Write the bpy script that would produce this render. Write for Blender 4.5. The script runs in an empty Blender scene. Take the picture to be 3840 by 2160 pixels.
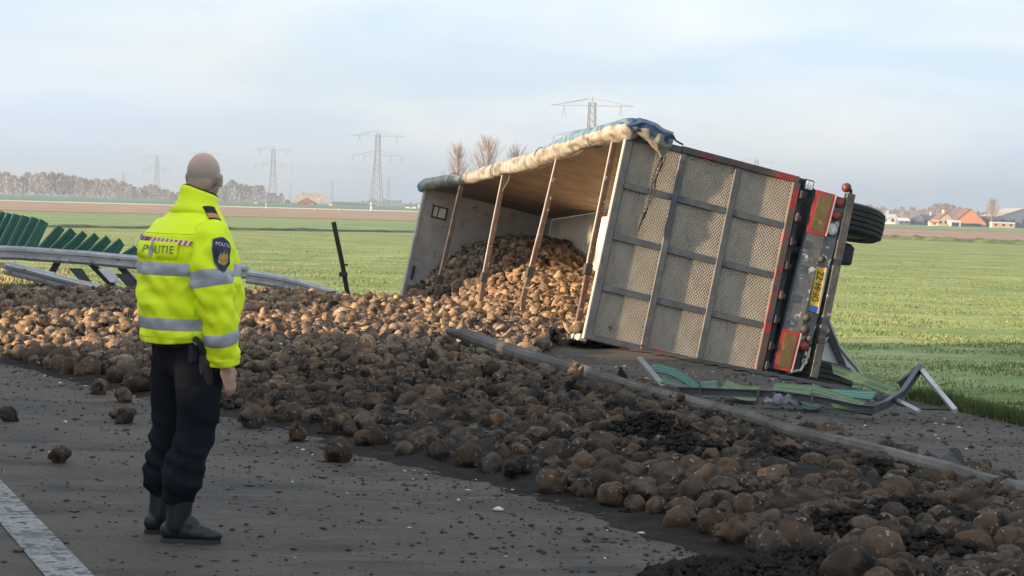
import bpy, bmesh, math, random
import numpy as np
from mathutils import Vector, Matrix, noise as mnoise
from mathutils.bvhtree import BVHTree
random.seed(7); rng = np.random.default_rng(7)
PI = math.pi
scene = bpy.context.scene
COL = scene.collection

# ------------------------------------------------------------------ camera
FPX = 7467.0; EYE = 1.64
ROLL = math.radians(1.78); PITCH = math.atan(302/FPX)
FW = np.array([0, math.cos(PITCH), -math.sin(PITCH)]); RW = np.array([1., 0, 0]); UPV = np.cross(RW, FW)
CR = math.cos(ROLL)*RW + math.sin(ROLL)*UPV; CU = -math.sin(ROLL)*RW + math.cos(ROLL)*UPV
CPOS = np.array([0, 0, EYE])
cam_data = bpy.data.cameras.new('camera'); cam = bpy.data.objects.new('camera', cam_data); COL.objects.link(cam)
cam_data.sensor_width = 36; cam_data.lens = FPX/3840*36; cam_data.clip_start = .1; cam_data.clip_end = 20000
m = Matrix.Identity(4)
for i in range(3):
    m[i][0] = CR[i]; m[i][1] = CU[i]; m[i][2] = -FW[i]; m[i][3] = CPOS[i]
cam.matrix_world = m
scene.camera = cam

def ray(x, y): return FW + CR*(x-1920)/FPX - CU*(y-1080)/FPX
def ground_at(x, y, z=0.):
    d = ray(x, y); return CPOS + d*((z-EYE)/d[2])
def at_depth(x, y, Y):
    d = ray(x, y); return CPOS + d*(Y/d[1])

# ------------------------------------------------------------------ light
SUN_EL = math.radians(11.5)
SUN_XY = np.array([-.93, -.37]); SUN_XY /= np.linalg.norm(SUN_XY)
SUN_VEC = Vector((SUN_XY[0]*math.cos(SUN_EL), SUN_XY[1]*math.cos(SUN_EL), math.sin(SUN_EL)))
sd = bpy.data.lights.new('sun', 'SUN'); sd.energy = 5.0; sd.angle = math.radians(.53); sd.color = (1., .73, .45)
sun = bpy.data.objects.new('sun', sd); COL.objects.link(sun)
sun.rotation_euler = SUN_VEC.to_track_quat('Z', 'Y').to_euler(); sun.location = (-30, -8, 20)

world = bpy.data.worlds.new('World'); scene.world = world; world.use_nodes = True
wn = world.node_tree.nodes; wl = world.node_tree.links; wn.clear()
wo = wn.new('ShaderNodeOutputWorld'); bg = wn.new('ShaderNodeBackground'); sky = wn.new('ShaderNodeTexSky')
sky.sky_type = 'NISHITA'; sky.sun_disc = False; sky.sun_elevation = SUN_EL
sky.sun_rotation = math.atan2(SUN_VEC.x, SUN_VEC.y); sky.air_density = 1.0; sky.dust_density = 1.0
tc = wn.new('ShaderNodeTexCoord'); mp = wn.new('ShaderNodeMapping'); mp.inputs['Scale'].default_value = (2.0, 2.0, 7.5)
nz = wn.new('ShaderNodeTexNoise'); nz.inputs['Scale'].default_value = 1.6; nz.inputs['Detail'].default_value = 5; nz.inputs['Roughness'].default_value = .55
rp = wn.new('ShaderNodeValToRGB'); rp.color_ramp.elements[0].position = .34; rp.color_ramp.elements[0].color = (.72, .72, .72, 1)
rp.color_ramp.elements[1].position = .68; rp.color_ramp.elements[1].color = (.96, .96, .96, 1)
mx = wn.new('ShaderNodeMixRGB')
cl = wn.new('ShaderNodeValToRGB'); cl.color_ramp.elements[0].position = .40; cl.color_ramp.elements[0].color = (4.75, 5.8, 7.0, 1); cl.color_ramp.elements[1].position = .66; cl.color_ramp.elements[1].color = (6.7, 6.95, 7.2, 1)
nz2 = wn.new('ShaderNodeTexNoise'); nz2.inputs['Scale'].default_value = 2.6; nz2.inputs['Detail'].default_value = 6; nz2.inputs['Roughness'].default_value = .5; nz2.inputs['Distortion'].default_value = .4
wl.new(mp.outputs[0], nz2.inputs['Vector']); wl.new(nz2.outputs['Fac'], cl.inputs[0]); wl.new(cl.outputs[0], mx.inputs['Color2'])
wl.new(tc.outputs['Generated'], mp.inputs['Vector']); wl.new(mp.outputs[0], nz.inputs['Vector']); wl.new(nz.outputs['Fac'], rp.inputs[0])
wl.new(rp.outputs[0], mx.inputs['Fac']); wl.new(sky.outputs[0], mx.inputs['Color1']); wl.new(mx.outputs[0], bg.inputs['Color'])
bg.inputs['Strength'].default_value = .056
wl.new(bg.outputs[0], wo.inputs[0])
vs = scene.view_settings
vs.view_transform = 'Standard'; vs.look = 'None'; vs.gamma = 1; vs.use_curve_mapping = False; vs.exposure = 1.62
scene.cycles.max_bounces = 8; scene.cycles.use_denoising = True

# ------------------------------------------------------------------ materials
MATS = {}
def mat(name, c1, c2=None, scale=5., rough=.8, bump=0., bscale=None, metal=0., spots=None, stretch=(1, 1, 1), detail=6., ramp=(.35, .65), spec=None, bdist=.02):
    """two tone noise material; spots = (colour, scale, threshold)"""
    if name in MATS: return MATS[name]
    M = bpy.data.materials.new(name); M.use_nodes = True; n = M.node_tree.nodes; l = M.node_tree.links
    b = n['Principled BSDF']; b.inputs['Roughness'].default_value = rough; b.inputs['Metallic'].default_value = metal
    if spec is not None: b.inputs['Specular IOR Level'].default_value = spec
    t = n.new('ShaderNodeTexCoord'); mpp = n.new('ShaderNodeMapping'); mpp.inputs['Scale'].default_value = stretch
    l.new(t.outputs['Object'], mpp.inputs['Vector'])
    def noise(sc, de=detail, ro=.6):
        k = n.new('ShaderNodeTexNoise'); k.inputs['Scale'].default_value = sc; k.inputs['Detail'].default_value = de; k.inputs['Roughness'].default_value = ro
        l.new(mpp.outputs[0], k.inputs['Vector']); return k
    col = None
    if c2 is not None:
        k = noise(scale); r = n.new('ShaderNodeValToRGB'); r.color_ramp.elements[0].position = ramp[0]; r.color_ramp.elements[1].position = ramp[1]
        r.color_ramp.elements[0].color = (*c1, 1); r.color_ramp.elements[1].color = (*c2, 1); l.new(k.outputs['Fac'], r.inputs[0]); col = r.outputs[0]
    else:
        b.inputs['Base Color'].default_value = (*c1, 1)
    for sp in (spots or []):
        k = noise(sp[1], 3.); r = n.new('ShaderNodeValToRGB'); r.color_ramp.elements[0].position = sp[2]; r.color_ramp.elements[1].position = sp[2]+(sp[3] if len(sp) > 3 else .03)
        r.color_ramp.elements[0].color = (0, 0, 0, 1); r.color_ramp.elements[1].color = (1, 1, 1, 1); l.new(k.outputs['Fac'], r.inputs[0])
        mm = n.new('ShaderNodeMixRGB'); l.new(r.outputs[0], mm.inputs['Fac'])
        if col is None: mm.inputs['Color1'].default_value = (*c1, 1)
        else: l.new(col, mm.inputs['Color1'])
        mm.inputs['Color2'].default_value = (*sp[0], 1); col = mm.outputs[0]
    if col is not None: l.new(col, b.inputs['Base Color'])
    if bump:
        k = noise(bscale or scale*4, 5., .65); bp = n.new('ShaderNodeBump'); bp.inputs['Strength'].default_value = bump; bp.inputs['Distance'].default_value = bdist
        l.new(k.outputs['Fac'], bp.inputs['Height']); l.new(bp.outputs[0], b.inputs['Normal'])
    MATS[name] = M; return M

def beet_mat():
    M = mat('beet_skin', (.098, .069, .052), (.285, .188, .112), 5., .9, .55, 26., spots=[((.028, .023, .020), 6., .51, .12), ((.36, .20, .09), 3.2, .65, .06), ((.46, .41, .34), 30., .63, .03)], bdist=.03, spec=.25)
    n = M.node_tree.nodes; l = M.node_tree.links; b = n['Principled BSDF']
    src = b.inputs['Base Color'].links[0].from_socket
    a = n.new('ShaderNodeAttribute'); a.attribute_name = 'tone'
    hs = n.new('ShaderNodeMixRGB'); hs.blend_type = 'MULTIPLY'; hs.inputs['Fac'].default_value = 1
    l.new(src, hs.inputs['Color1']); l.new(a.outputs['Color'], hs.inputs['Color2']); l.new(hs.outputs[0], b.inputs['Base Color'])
    return M
BEET = beet_mat()
SOIL = mat('soil', (.016, .0135, .012), (.042, .034, .028), 6., .95, .9, 30., bdist=.05, spec=.15)
WHITECHIP = mat('beet_flesh', (.55, .50, .40), (.75, .70, .60), 12., .7)
def road_mat():
    M = mat('muddy_asphalt', (.042, .0345, .028), (.086, .067, .050), .9, .78, .6, 22., stretch=(.55, 1.5, 1), ramp=(.38, .66), bdist=.02, spec=.35,
            spots=[((.026, .022, .019), 1.6, .52, .14), ((.096, .076, .058), 4.5, .58, .12), ((.078, .061, .046), .5, .52, .10), ((.022, .018, .016), 26., .60, .06), ((.12, .10, .082), 40., .63, .05), ((.30, .27, .22), 60., .735, .02)])
    return M
ROAD = road_mat()
PAINT = mat('road_paint', (.19, .19, .19), (.31, .31, .305), 3., .75, .5, 30., spots=[((.075, .07, .065), 12., .53, .06), ((.10, .09, .08), 45., .56, .05), ((.09, .08, .07), 2.2, .56, .16)])
GRASS = mat('grass_blades', (.045, .085, .018), (.12, .14, .04), 1.2, .8, spec=.2)
DRYGRASS = mat('dry_grass', (.20, .16, .08), (.30, .25, .13), 2., .85)
GREYSTEEL = mat('grey_steel', (.075, .08, .09), (.12, .125, .135), 6., .6, .3, 40., metal=.25)
GALV = mat('galvanised_steel', (.36, .37, .39), (.52, .52, .53), 4., .5, .2, 30., metal=.35, spots=[((.16, .14, .12), 7., .62, .1)])
DARKSTEEL = mat('dark_steel', (.018, .018, .020), (.045, .043, .042), 5., .7, .3, 25.)
RUST = mat('rusty_brown_steel', (.075, .046, .036), (.125, .082, .066), 8., .75, .3, 40., spots=[((.42, .40, .37), 10., .62, .06)])
PALESTEEL = mat('pale_edge_steel', (.30, .29, .27), (.44, .42, .39), 5., .6)
REDWORN = mat('worn_red_paint', (.24, .016, .02), (.34, .024, .028), 4., .6, .2, 30., spots=[((.085, .06, .052), 3.2, .43, .08), ((.06, .05, .045), 9., .56, .06)])
FLOORP = mat('trailer_floor_panel', (.60, .56, .49), (.72, .68, .60), 2.5, .7, .2, 14., spots=[((.26, .22, .17), 3., .60, .15)])
HEADP = mat('headboard_panel', (.29, .28, .268), (.38, .365, .345), 3.5, .8, .3, 25., spots=[((.17, .15, .135), 5., .58, .15)])
PLY = mat('weathered_plywood', (.17, .125, .088), (.28, .205, .145), 3., .8, .3, 20., stretch=(1, 6, 1))
TAILBACK = mat('tailgate_lining', (.60, .53, .45), (.74, .66, .56), 2.2, .85, .4, 8., stretch=(5, 1, 1), spots=[((.24, .18, .13), 1.4, .56, .08)])
RUBBER = mat('tyre_rubber', (.016, .016, .017), (.035, .034, .033), 4., .85, .3, 40.)
NAVY = mat('navy_trousers', (.006, .007, .011), (.011, .0125, .019), 6., .9, .5, 90., bdist=.004, spec=.12)
HIVIS = mat('fluorescent_yellow_fabric', (.78, .97, .008), (.84, .99, .02), 6., .62, .35, 60., bdist=.004, spec=.3)
SILVER = mat('reflective_tape', (.36, .37, .43), (.43, .44, .50), 20., .42, .3, 300., bdist=.001, metal=.1)
BLACKCLOTH = mat('black_cloth', (.012, .012, .014), (.02, .02, .024), 20., .9)
BOOTM = mat('boot_leather', (.004, .0045, .006), (.011, .013, .017), 7., .5, .4, 50., bdist=.004)
SLATG = mat('green_slat_plastic', (.05, .17, .13), (.07, .21, .155), 6., .55, spots=[((.05, .08, .06), 5., .62, .1)])
SLATL = mat('faded_green_plastic', (.065, .125, .045), (.11, .17, .065), 6., .6, spots=[((.30, .30, .18), 7., .62, .08)])
SLATE_ = mat('teal_green_plastic', (.05, .115, .09), (.075, .15, .12), 6., .6)
REDL = mat('red_lens', (.16, .010, .010), (.24, .018, .014), 20., .25)
WHITEL = mat('clear_lens', (.36, .39, .43), (.48, .50, .54), 30., .15)
WOODGREY = mat('weathered_pole_surface', (.07, .064, .058), (.17, .158, .145), 2.2, .8, .5, 25., stretch=(1, 1, 1), spots=[((.09, .07, .055), 3.5, .56, .12), ((.30, .13, .03), 1.7, .70, .04)])

# ------------------------------------------------------------------ helpers
def new_obj(name, verts, faces, material, parent=None, smooth=False, recalc=True, mats=None, midx=None):
    me = bpy.data.meshes.new(name); me.from_pydata([tuple(v) for v in verts], [], [tuple(f) for f in faces])
    if recalc:
        bm = bmesh.new(); bm.from_mesh(me); bmesh.ops.recalc_face_normals(bm, faces=bm.faces); bm.to_mesh(me); bm.free()
    for mm in (mats or [material]): me.materials.append(mm)
    if midx is not None: me.polygons.foreach_set('material_index', midx)
    if smooth: me.polygons.foreach_set('use_smooth', [True]*len(me.polygons))
    me.update()
    o = bpy.data.objects.new(name, me); COL.objects.link(o)
    if parent is not None: o.parent = parent
    return o
def tag(o, label=None, cat=None, group=None, kind=None):
    if label: o['label'] = label
    if cat: o['category'] = cat
    if group: o['group'] = group
    if kind: o['kind'] = kind
    return o
def thing(name, label, cat, loc=(0, 0, 0), rot=None, group=None):
    o = bpy.data.objects.new(name, None); COL.objects.link(o); o.location = loc; o.empty_display_size = .2
    if rot is not None: o.rotation_euler = rot
    return tag(o, label, cat, group)

class MB:
    """collects shapes, builds one mesh object"""
    def __init__(s): s.v = []; s.f = []; s.mi = []
    def add(s, vs, fs, mi=0):
        k = len(s.v); s.v += [tuple(v) for v in vs]; s.f += [tuple(i+k for i in f) for f in fs]; s.mi += [mi]*len(fs); return s
    def box(s, x0, x1, y0, y1, z0, z1, mi=0, bev=0.):
        if bev:
            e = bev; vs = []
            for z, q in ((z0, e), (z0+e, 0), (z1-e, 0), (z1, e)):
                vs += [(x0+e, y0+q, z), (x1-e, y0+q, z), (x1-q, y0+e, z), (x1-q, y1-e, z), (x1-e, y1-q, z), (x0+e, y1-q, z), (x0+q, y1-e, z), (x0+q, y0+e, z)]
            fs = [tuple(range(8))[::-1], tuple(range(24, 32))]
            for r in range(3):
                for i in range(8): fs.append((r*8+i, r*8+(i+1) % 8, r*8+8+(i+1) % 8, r*8+8+i))
            return s.add(vs, fs, mi)
        vs = [(x, y, z) for z in (z0, z1) for x, y in ((x0, y0), (x1, y0), (x1, y1), (x0, y1))]
        return s.add(vs, [(3, 2, 1, 0), (4, 5, 6, 7), (0, 1, 5, 4), (1, 2, 6, 5), (2, 3, 7, 6), (3, 0, 4, 7)], mi)
    def tube(s, pts, rad, n=8, mi=0, flat=1., cap=True, up=(0, 0, 1)):
        pts = [Vector(p) for p in pts]; rs = rad if hasattr(rad, '__len__') else [rad]*len(pts); vs = []; fs = []
        for i, p in enumerate(pts):
            t = (pts[min(i+1, len(pts)-1)]-pts[max(i-1, 0)]); t = t.normalized() if t.length > 1e-9 else Vector((0, 0, 1))
            u = Vector(up); u = u - t*u.dot(t)
            if u.length < 1e-3: u = Vector((1, 0, 0)); u = u - t*u.dot(t)
            u.normalize(); w = t.cross(u)
            for k in range(n):
                a = 2*PI*(k+.5)/n; vs.append(p+(w*math.cos(a)+u*math.sin(a)*flat)*rs[i])
        for i in range(len(pts)-1):
            for k in range(n): fs.append((i*n+k, i*n+(k+1) % n, (i+1)*n+(k+1) % n, (i+1)*n+k))
        if cap: fs += [tuple(range(n))[::-1], tuple((len(pts)-1)*n+k for k in range(n))]
        return s.add(vs, fs, mi)
    def extrude_profile(s, pts, prof, up=(0, 0, 1), mi=0, closed=True):
        """sweep a 2D profile (side, up) along pts"""
        pts = [Vector(p) for p in pts]; vs = []; fs = []; n = len(prof)
        for i, p in enumerate(pts):
            t = (pts[min(i+1, len(pts)-1)]-pts[max(i-1, 0)]).normalized(); u = Vector(up); u = (u-t*u.dot(t)).normalized(); w = t.cross(u)
            for a, b in prof: vs.append(p+w*a+u*b)
        for i in range(len(pts)-1):
            for k in range(n if closed else n-1): fs.append((i*n+k, i*n+(k+1) % n, (i+1)*n+(k+1) % n, (i+1)*n+k))
        if closed: fs += [tuple(range(n))[::-1], tuple((len(pts)-1)*n+k for k in range(n))]
        return s.add(vs, fs, mi)
    def lathe(s, prof, n=24, axis='z', c=(0, 0, 0), mi=0, cap=True):
        vs = []; fs = []
        for r, h in prof:
            for k in range(n):
                a = 2*PI*k/n; q = (r*math.cos(a), r*math.sin(a), h)
                if axis == 'y': q = (q[0], q[2], -q[1])
                if axis == 'x': q = (q[2], q[0], q[1])
                vs.append((q[0]+c[0], q[1]+c[1], q[2]+c[2]))
        for i in range(len(prof)-1):
            for k in range(n): fs.append((i*n+k, i*n+(k+1) % n, (i+1)*n+(k+1) % n, (i+1)*n+k))
        if cap: fs += [tuple(range(n))[::-1], tuple((len(prof)-1)*n+k for k in range(n))]
        return s.add(vs, fs, mi)
    def slab(s, p, thick=.01, mi=0):
        """quad p0..p3 with thickness"""
        p = [Vector(q) for q in p]; nrm = (p[1]-p[0]).cross(p[-1]-p[0]).normalized()*thick; k = len(p)
        fs = [tuple(range(k))[::-1], tuple(range(k, 2*k))]+[(i, (i+1) % k, k+(i+1) % k, k+i) for i in range(k)]
        return s.add(p+[q+nrm for q in p], fs, mi)
    def build(s, name, material, parent=None, smooth=False, mats=None):
        return new_obj(name, s.v, s.f, material, parent, smooth, True, mats, s.mi if mats else None)
def big_mesh(name, V, Fc, material, smooth=True, tone=None):
    """numpy arrays of one face size into one mesh"""
    me = bpy.data.meshes.new(name); k = Fc.shape[1]
    me.vertices.add(len(V)); me.vertices.foreach_set('co', np.ascontiguousarray(V, dtype=np.float32).ravel())
    me.loops.add(Fc.size); me.loops.foreach_set('vertex_index', np.ascontiguousarray(Fc, dtype=np.int32).ravel())
    me.polygons.add(len(Fc)); me.polygons.foreach_set('loop_start', np.arange(0, Fc.size, k, dtype=np.int32)); me.polygons.foreach_set('loop_total', np.full(len(Fc), k, dtype=np.int32))
    me.update(calc_edges=True)
    if smooth: me.polygons.foreach_set('use_smooth', np.ones(len(Fc), bool))
    if tone is not None:
        a = me.attributes.new('tone', 'FLOAT_COLOR', 'POINT'); a.data.foreach_set('color', np.ascontiguousarray(tone, dtype=np.float32).ravel())
    me.materials.append(material)
    return me
def fbm(p, o=3): return mnoise.fractal(Vector(p), 1., 2., o)
def smooth01(t): t = np.clip(t, 0, 1); return t*t*(3-2*t)

# ------------------------------------------------------------------ ground, road, fields
EDGE = np.array([(9.6, -2), (6.4, 8.5), (4.75, 14), (4.17, 16), (3.45, 18.8), (1.9, 23.0), (-.9, 28), (-4.6, 32.6), (-9.5, 35.6), (-16, 37.2), (-30, 38.2), (-140, 40)])
EDGE = np.vstack([[(16.0, -24)], EDGE])
def edge_dist(x, y):
    x = np.asarray(x, float); y = np.asarray(y, float); best = np.full(x.shape, 1e9); sgn = np.zeros(x.shape)
    for (x0, y0), (x1, y1) in zip(EDGE[:-1], EDGE[1:]):
        dx, dy = x1-x0, y1-y0; L2 = dx*dx+dy*dy
        t = np.clip(((x-x0)*dx+(y-y0)*dy)/L2, 0, 1); px = x-(x0+t*dx); py = y-(y0+t*dy); d = np.hypot(px, py)
        cr = dx*(y-y0)-dy*(x-x0)
        w = d < best-1e-9; best = np.where(w, d, best); sgn = np.where(w, np.where(cr < 0, 1., -1.), sgn)
    return best*sgn
FIELD_Z = -.95
def ground_h(x, y):
    s = edge_dist(x, y)
    h = np.where(s < .0, -.03, -.03-.235*s)
    h = FIELD_Z + np.log1p(np.exp((h-FIELD_Z)*5))/5 - .0
    return np.where(s < -.3, -.03, np.minimum(h, -.02))
def lin(a, b, n): return list(np.linspace(a, b, n, endpoint=False))
gx = lin(-4000, -400, 10)+lin(-400, -60, 12)+lin(-60, -16, 22)+lin(-16, 16, 120)+lin(16, 60, 30)+lin(60, 400, 12)+lin(400, 4001, 11)
gy = lin(-300, -20, 6)+lin(-20, 8, 10)+lin(8, 48, 150)+lin(48, 120, 30)+lin(120, 500, 20)+lin(500, 5001, 12)
GX, GY = np.meshgrid(gx, gy); GZ = ground_h(GX, GY)
amp = np.clip((edge_dist(GX, GY)-.2)/2, 0, 1)*.035*(GY < 60)
GZ = GZ + amp*np.vectorize(lambda a, b: mnoise.noise(Vector((a*.9, b*.9, 0))))(GX, GY)
V = np.stack([GX.ravel(), GY.ravel(), GZ.ravel()], 1); nx = len(gx)
I = np.arange(len(V)).reshape(GX.shape); Fq = np.stack([I[:-1, :-1].ravel(), I[:-1, 1:].ravel(), I[1:, 1:].ravel(), I[1:, :-1].ravel()], 1)

def field_mat():
    M = bpy.data.materials.new('grass_field'); M.use_nodes = True; n = M.node_tree.nodes; l = M.node_tree.links; b = n['Principled BSDF']
    b.inputs['Roughness'].default_value = .9; b.inputs['Specular IOR Level'].default_value = .1
    t = n.new('ShaderNodeTexCoord')
    def nz_(sc, st, de=5., rot=0., ro=.6):
        mpp = n.new('ShaderNodeMapping'); mpp.inputs['Scale'].default_value = st; mpp.inputs['Rotation'].default_value = (0, 0, rot); l.new(t.outputs['Object'], mpp.inputs['Vector'])
        k = n.new('ShaderNodeTexNoise'); k.inputs['Scale'].default_value = sc; k.inputs['Detail'].default_value = de; k.inputs['Roughness'].default_value = ro; l.new(mpp.outputs[0], k.inputs['Vector']); return k.outputs['Fac']
    def ramp(f, p0, c0, p1, c1):
        r = n.new('ShaderNodeValToRGB'); r.color_ramp.elements[0].position = p0; r.color_ramp.elements[1].position = p1; r.color_ramp.elements[0].color = (*c0, 1); r.color_ramp.elements[1].color = (*c1, 1); l.new(f, r.inputs[0]); return r.outputs[0]
    def mixc(f, a, c):
        q = n.new('ShaderNodeMixRGB'); l.new(f, q.inputs['Fac']); l.new(a, q.inputs['Color1'])
        if isinstance(c, tuple): q.inputs['Color2'].default_value = (*c, 1)
        else: l.new(c, q.inputs['Color2'])
        return q.outputs[0]
    base = ramp(nz_(.42, (.8, 1.1, 1), 7., -.42, .66), .36, (.145, .215, .07), .66, (.35, .37, .16))
    dirt = ramp(nz_(.6, (.8, 1.3, 1), 8., -.35, .74), .53, (0, 0, 0), .68, (1, 1, 1))
    c = mixc(dirt, base, (.17, .135, .085))
    fine = ramp(nz_(5., (1, 1.2, 1), 6., -.3, .75), .50, (0, 0, 0), .66, (1, 1, 1))
    c = mixc(fine, c, (.105, .17, .05)); trk = ramp(nz_(.12, (.5, 2.2, 1), 6., -.30, .65), .55, (0, 0, 0), .63, (1, 1, 1)); c = mixc(trk, c, (.16, .20, .075))
    l.new(c, b.inputs['Base Color'])
    bp = n.new('ShaderNodeBump'); bp.inputs['Strength'].default_value = .55; bp.inputs['Distance'].default_value = .06; l.new(nz_(6., (1, 1, 1), 5.), bp.inputs['Height']); l.new(bp.outputs[0], b.inputs['Normal'])
    return M
FIELDM = field_mat()
gme = big_mesh('ground', V, Fq, FIELDM)
tag(bpy.data.objects.new('ground', gme), kind='structure'); COL.objects.link(bpy.data.objects['ground'])

# road sheet
rp_ = [tuple(p)+(0.,) for p in EDGE]+[(-140, 27, 0), (-17, 25, 0), (-13.5, 12, 0), (-12, -24, 0)]
new_obj('road', rp_, [tuple(range(len(rp_)))], ROAD); tag(bpy.data.objects['road'], kind='structure')

# white edge line in pieces with open joints
la = np.array([-2.74, 10.66]); lb = np.array([-1.884, 8.54]); d_ = lb-la; Ln = np.linalg.norm(d_); d_ /= Ln; nrm_ = np.array([-d_[1], d_[0]])*.10
line = thing('edge_line', None, None, (float(la[0]), float(la[1]), 0)); line['kind'] = 'structure'
for a0, a1 in ((-1.7, -.52), (-.50, .66), (.68, 1.82), (1.84, 3.0), (3.02, 4.2)):
    q = [la+d_*a0+nrm_, la+d_*a1+nrm_, la+d_*a1-nrm_, la+d_*a0-nrm_]
    q = [(p[0]-la[0], p[1]-la[1], .004) for p in q]
    mbl = MB(); mbl.slab([q[3], q[2], q[1], q[0]], .004); mbl.build('painted_segment', PAINT, line)

# distant fields as sheets over the ground (pixel lines turned into ground lines)
def strip(name, top, bot, zt, material, lift):
    zf = FIELD_Z+lift
    P_ = [ground_at(x, y, zf) for x, y in bot]+[ground_at(x, y, zf) for x, y in top[::-1]]
    # extend sideways
    mb = MB(); mb.slab([tuple(p) for p in P_], .01); o = mb.build(name, material); tag(o, kind='structure'); return o
PLOUGH = mat('ploughed_earth', (.20, .125, .085), (.30, .20, .13), .05, .95, .5, .6, spots=[((.36, .29, .17), .12, .60, .1)], bdist=.2)
DKGREEN = mat('dark_green_crop', (.10, .17, .05), (.17, .235, .075), .05, .9, .5, .8, bdist=.15, spots=[((.20, .25, .08), .09, .58, .08)])
BLGREEN = mat('winter_crop', (.045, .12, .085), (.07, .16, .10), .02, .9)
STUBBLE = mat('pale_stubble', (.42, .37, .24), (.55, .48, .32), .05, .9)
def hz(x, dy): return (x, 718+.0311*x+dy)
XS = (-1500, 0, 1920, 3840, 5300)
strip('green_crop_field', [hz(-1500, 82), hz(0, 74), hz(1600, 66), hz(2300, 62), hz(2301, 61.9)], [hz(-1500, 145), hz(0, 128), hz(1600, 102), hz(2300, 84), hz(2301, 83.9)], 0, DKGREEN, .01)
strip('ploughed_field', [hz(-1500, 46), hz(0, 37), hz(1600, 30), hz(2600, 32), hz(3840, 35), hz(5400, 38)], [hz(-1500, 78), hz(0, 70), hz(1600, 62), hz(2600, 66), hz(3840, 76), hz(5400, 90)], 0, PLOUGH, .03)
strip('stubble_strip', [hz(-1500, 39), hz(0, 31.5), hz(1600, 24), hz(2000, 23)], [hz(-1500, 44), hz(0, 36), hz(1600, 29), hz(2000, 28)], 0, STUBBLE, .05)
strip('winter_crop_field', [hz(-1500, 10), hz(0, 9), hz(1600, 9), hz(2000, 9)], [hz(-1500, 38), hz(0, 31), hz(1600, 23), hz(2000, 22)], 0, BLGREEN, .07)
strip('pale_field', [hz(2100, 10), hz(3000, 12), hz(3840, 14), hz(5400, 18)], [hz(2100, 29), hz(3000, 32), hz(3840, 34), hz(5400, 37)], 0, DKGREEN, .07)
# ditch banks: uneven raised grass ridges with a dark side
def bank(name, pts, w, h, material, n=140):
    P_ = [ground_at(x, y, FIELD_Z+.05) for x, y in pts]; xs = np.linspace(0, len(P_)-1, n); vs = []; fs = []
    for i, s in enumerate(xs):
        k = min(int(s), len(P_)-2); p = P_[k]*(1-(s-k))+P_[k+1]*(s-k)
        for j, (o_, hh) in enumerate(((-w, 0), (-.45*w, .75), (0, 1), (.45*w, .7), (w, 0))):
            q = h*hh*(.7+.9*abs(mnoise.noise(Vector((i*.37, j*.8, 1)))))
            vs.append((p[0], p[1]+o_, FIELD_Z+.02+q))
    for i in range(n-1):
        for j in range(4): fs.append((i*5+j, (i+1)*5+j, (i+1)*5+j+1, i*5+j+1))
    o = new_obj(name, vs, fs, material, smooth=True); tag(o, kind='structure')
BANKM = mat('ditch_bank_grass', (.035, .05, .02), (.10, .125, .045), .6, .95, .6, 2.)
bank('ditch_bank', [hz(-1500, 147), hz(0, 129), hz(1600, 103)], 1.1, .20, BANKM)
bank('field_bank', [hz(2900, 68), hz(3840, 79), hz(5400, 95)], 2.2, .5, BANKM)

# ------------------------------------------------------------------ semi-trailer lying on its side
# local frame: x from the open top (-2.26) over the floor (0) to the wheels (+), y across the width, z towards the tail (0) from the headboard (-10.06)
TO = Vector((2.9935, 24.0068, -.335)); TR = Matrix(((.94373, .17901, .27832), (.26097, .11455, -.95859), (-.20348, .97716, .06139)))
TH, TW, TL = 2.264, 2.5, 10.06
trailer = thing('semi_trailer', 'overturned beet semi-trailer lying on its side with mesh tailgate', 'trailer', TO, TR.to_euler())
TRQ = trailer.rotation_euler.to_matrix()
def t2w(p): return TO + TRQ @ Vector(p)
def tp(name, material, smooth=False, parent=None, mats=None):
    """context: returns (MB, build function)"""
    mb = MB(); return mb, (lambda: mb.build(name, material, parent or trailer, smooth, mats))
def part_box(name, material, *b, bev=0., parent=None):
    mb = MB(); mb.box(*b, bev=bev); return mb.build(name, material, parent or trailer)
part_box('floor_panel', FLOORP, 0, .05, .04, 2.46, -TL+.06, -.05)
uw = part_box('side_wall', PLY, -TH+.04, 0, 2.465, 2.50, -TL+.06, -.03)
lw = part_box('side_wall', PLY, -TH+.04, 0, 0, .035, -TL+.06, -.03)
part_box('top_rail', GREYSTEEL, -TH-.02, -TH+.04, 2.44, 2.51, -TL, -.03, bev=.008)
part_box('top_rail', PALESTEEL, -TH-.05, -TH+.06, -.03, .05, -TL, -.03, bev=.01)
hb = part_box('headboard', HEADP, -TH+.02, 0, 0, 2.5, -TL-.05, -TL+.05)
part_box('edge_trim', PALESTEEL, -TH-.015, -TH+.02, 0, 2.5, -TL-.05, -TL+.07, parent=hb)
pq = MB(); pq.box(-2.06, -1.84, 2.03, 2.20, -TL+.05, -TL+.065, bev=.004); pl = pq.build('plaque', GALV, hb)
pq = MB()
for b_ in ((-2.08, -1.82, 2.20, 2.22), (-2.08, -1.82, 2.01, 2.03), (-2.08, -2.06, 2.03, 2.20), (-1.84, -1.82, 2.03, 2.20), (-1.985, -1.97, 2.03, 2.2)): pq.box(b_[0], b_[1], b_[2], b_[3], -TL+.05, -TL+.085)
pq.build('plaque_frame', DARKSTEEL, hb)
mb = MB(); mb.box(-2.20, -2.16, .92, 1.15, -TL+.05, -TL+.08, bev=.005); mb.box(-2.185, -2.175, .95, 1.12, -TL+.08, -TL+.09); mb.build('latch', DARKSTEEL, hb)
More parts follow.
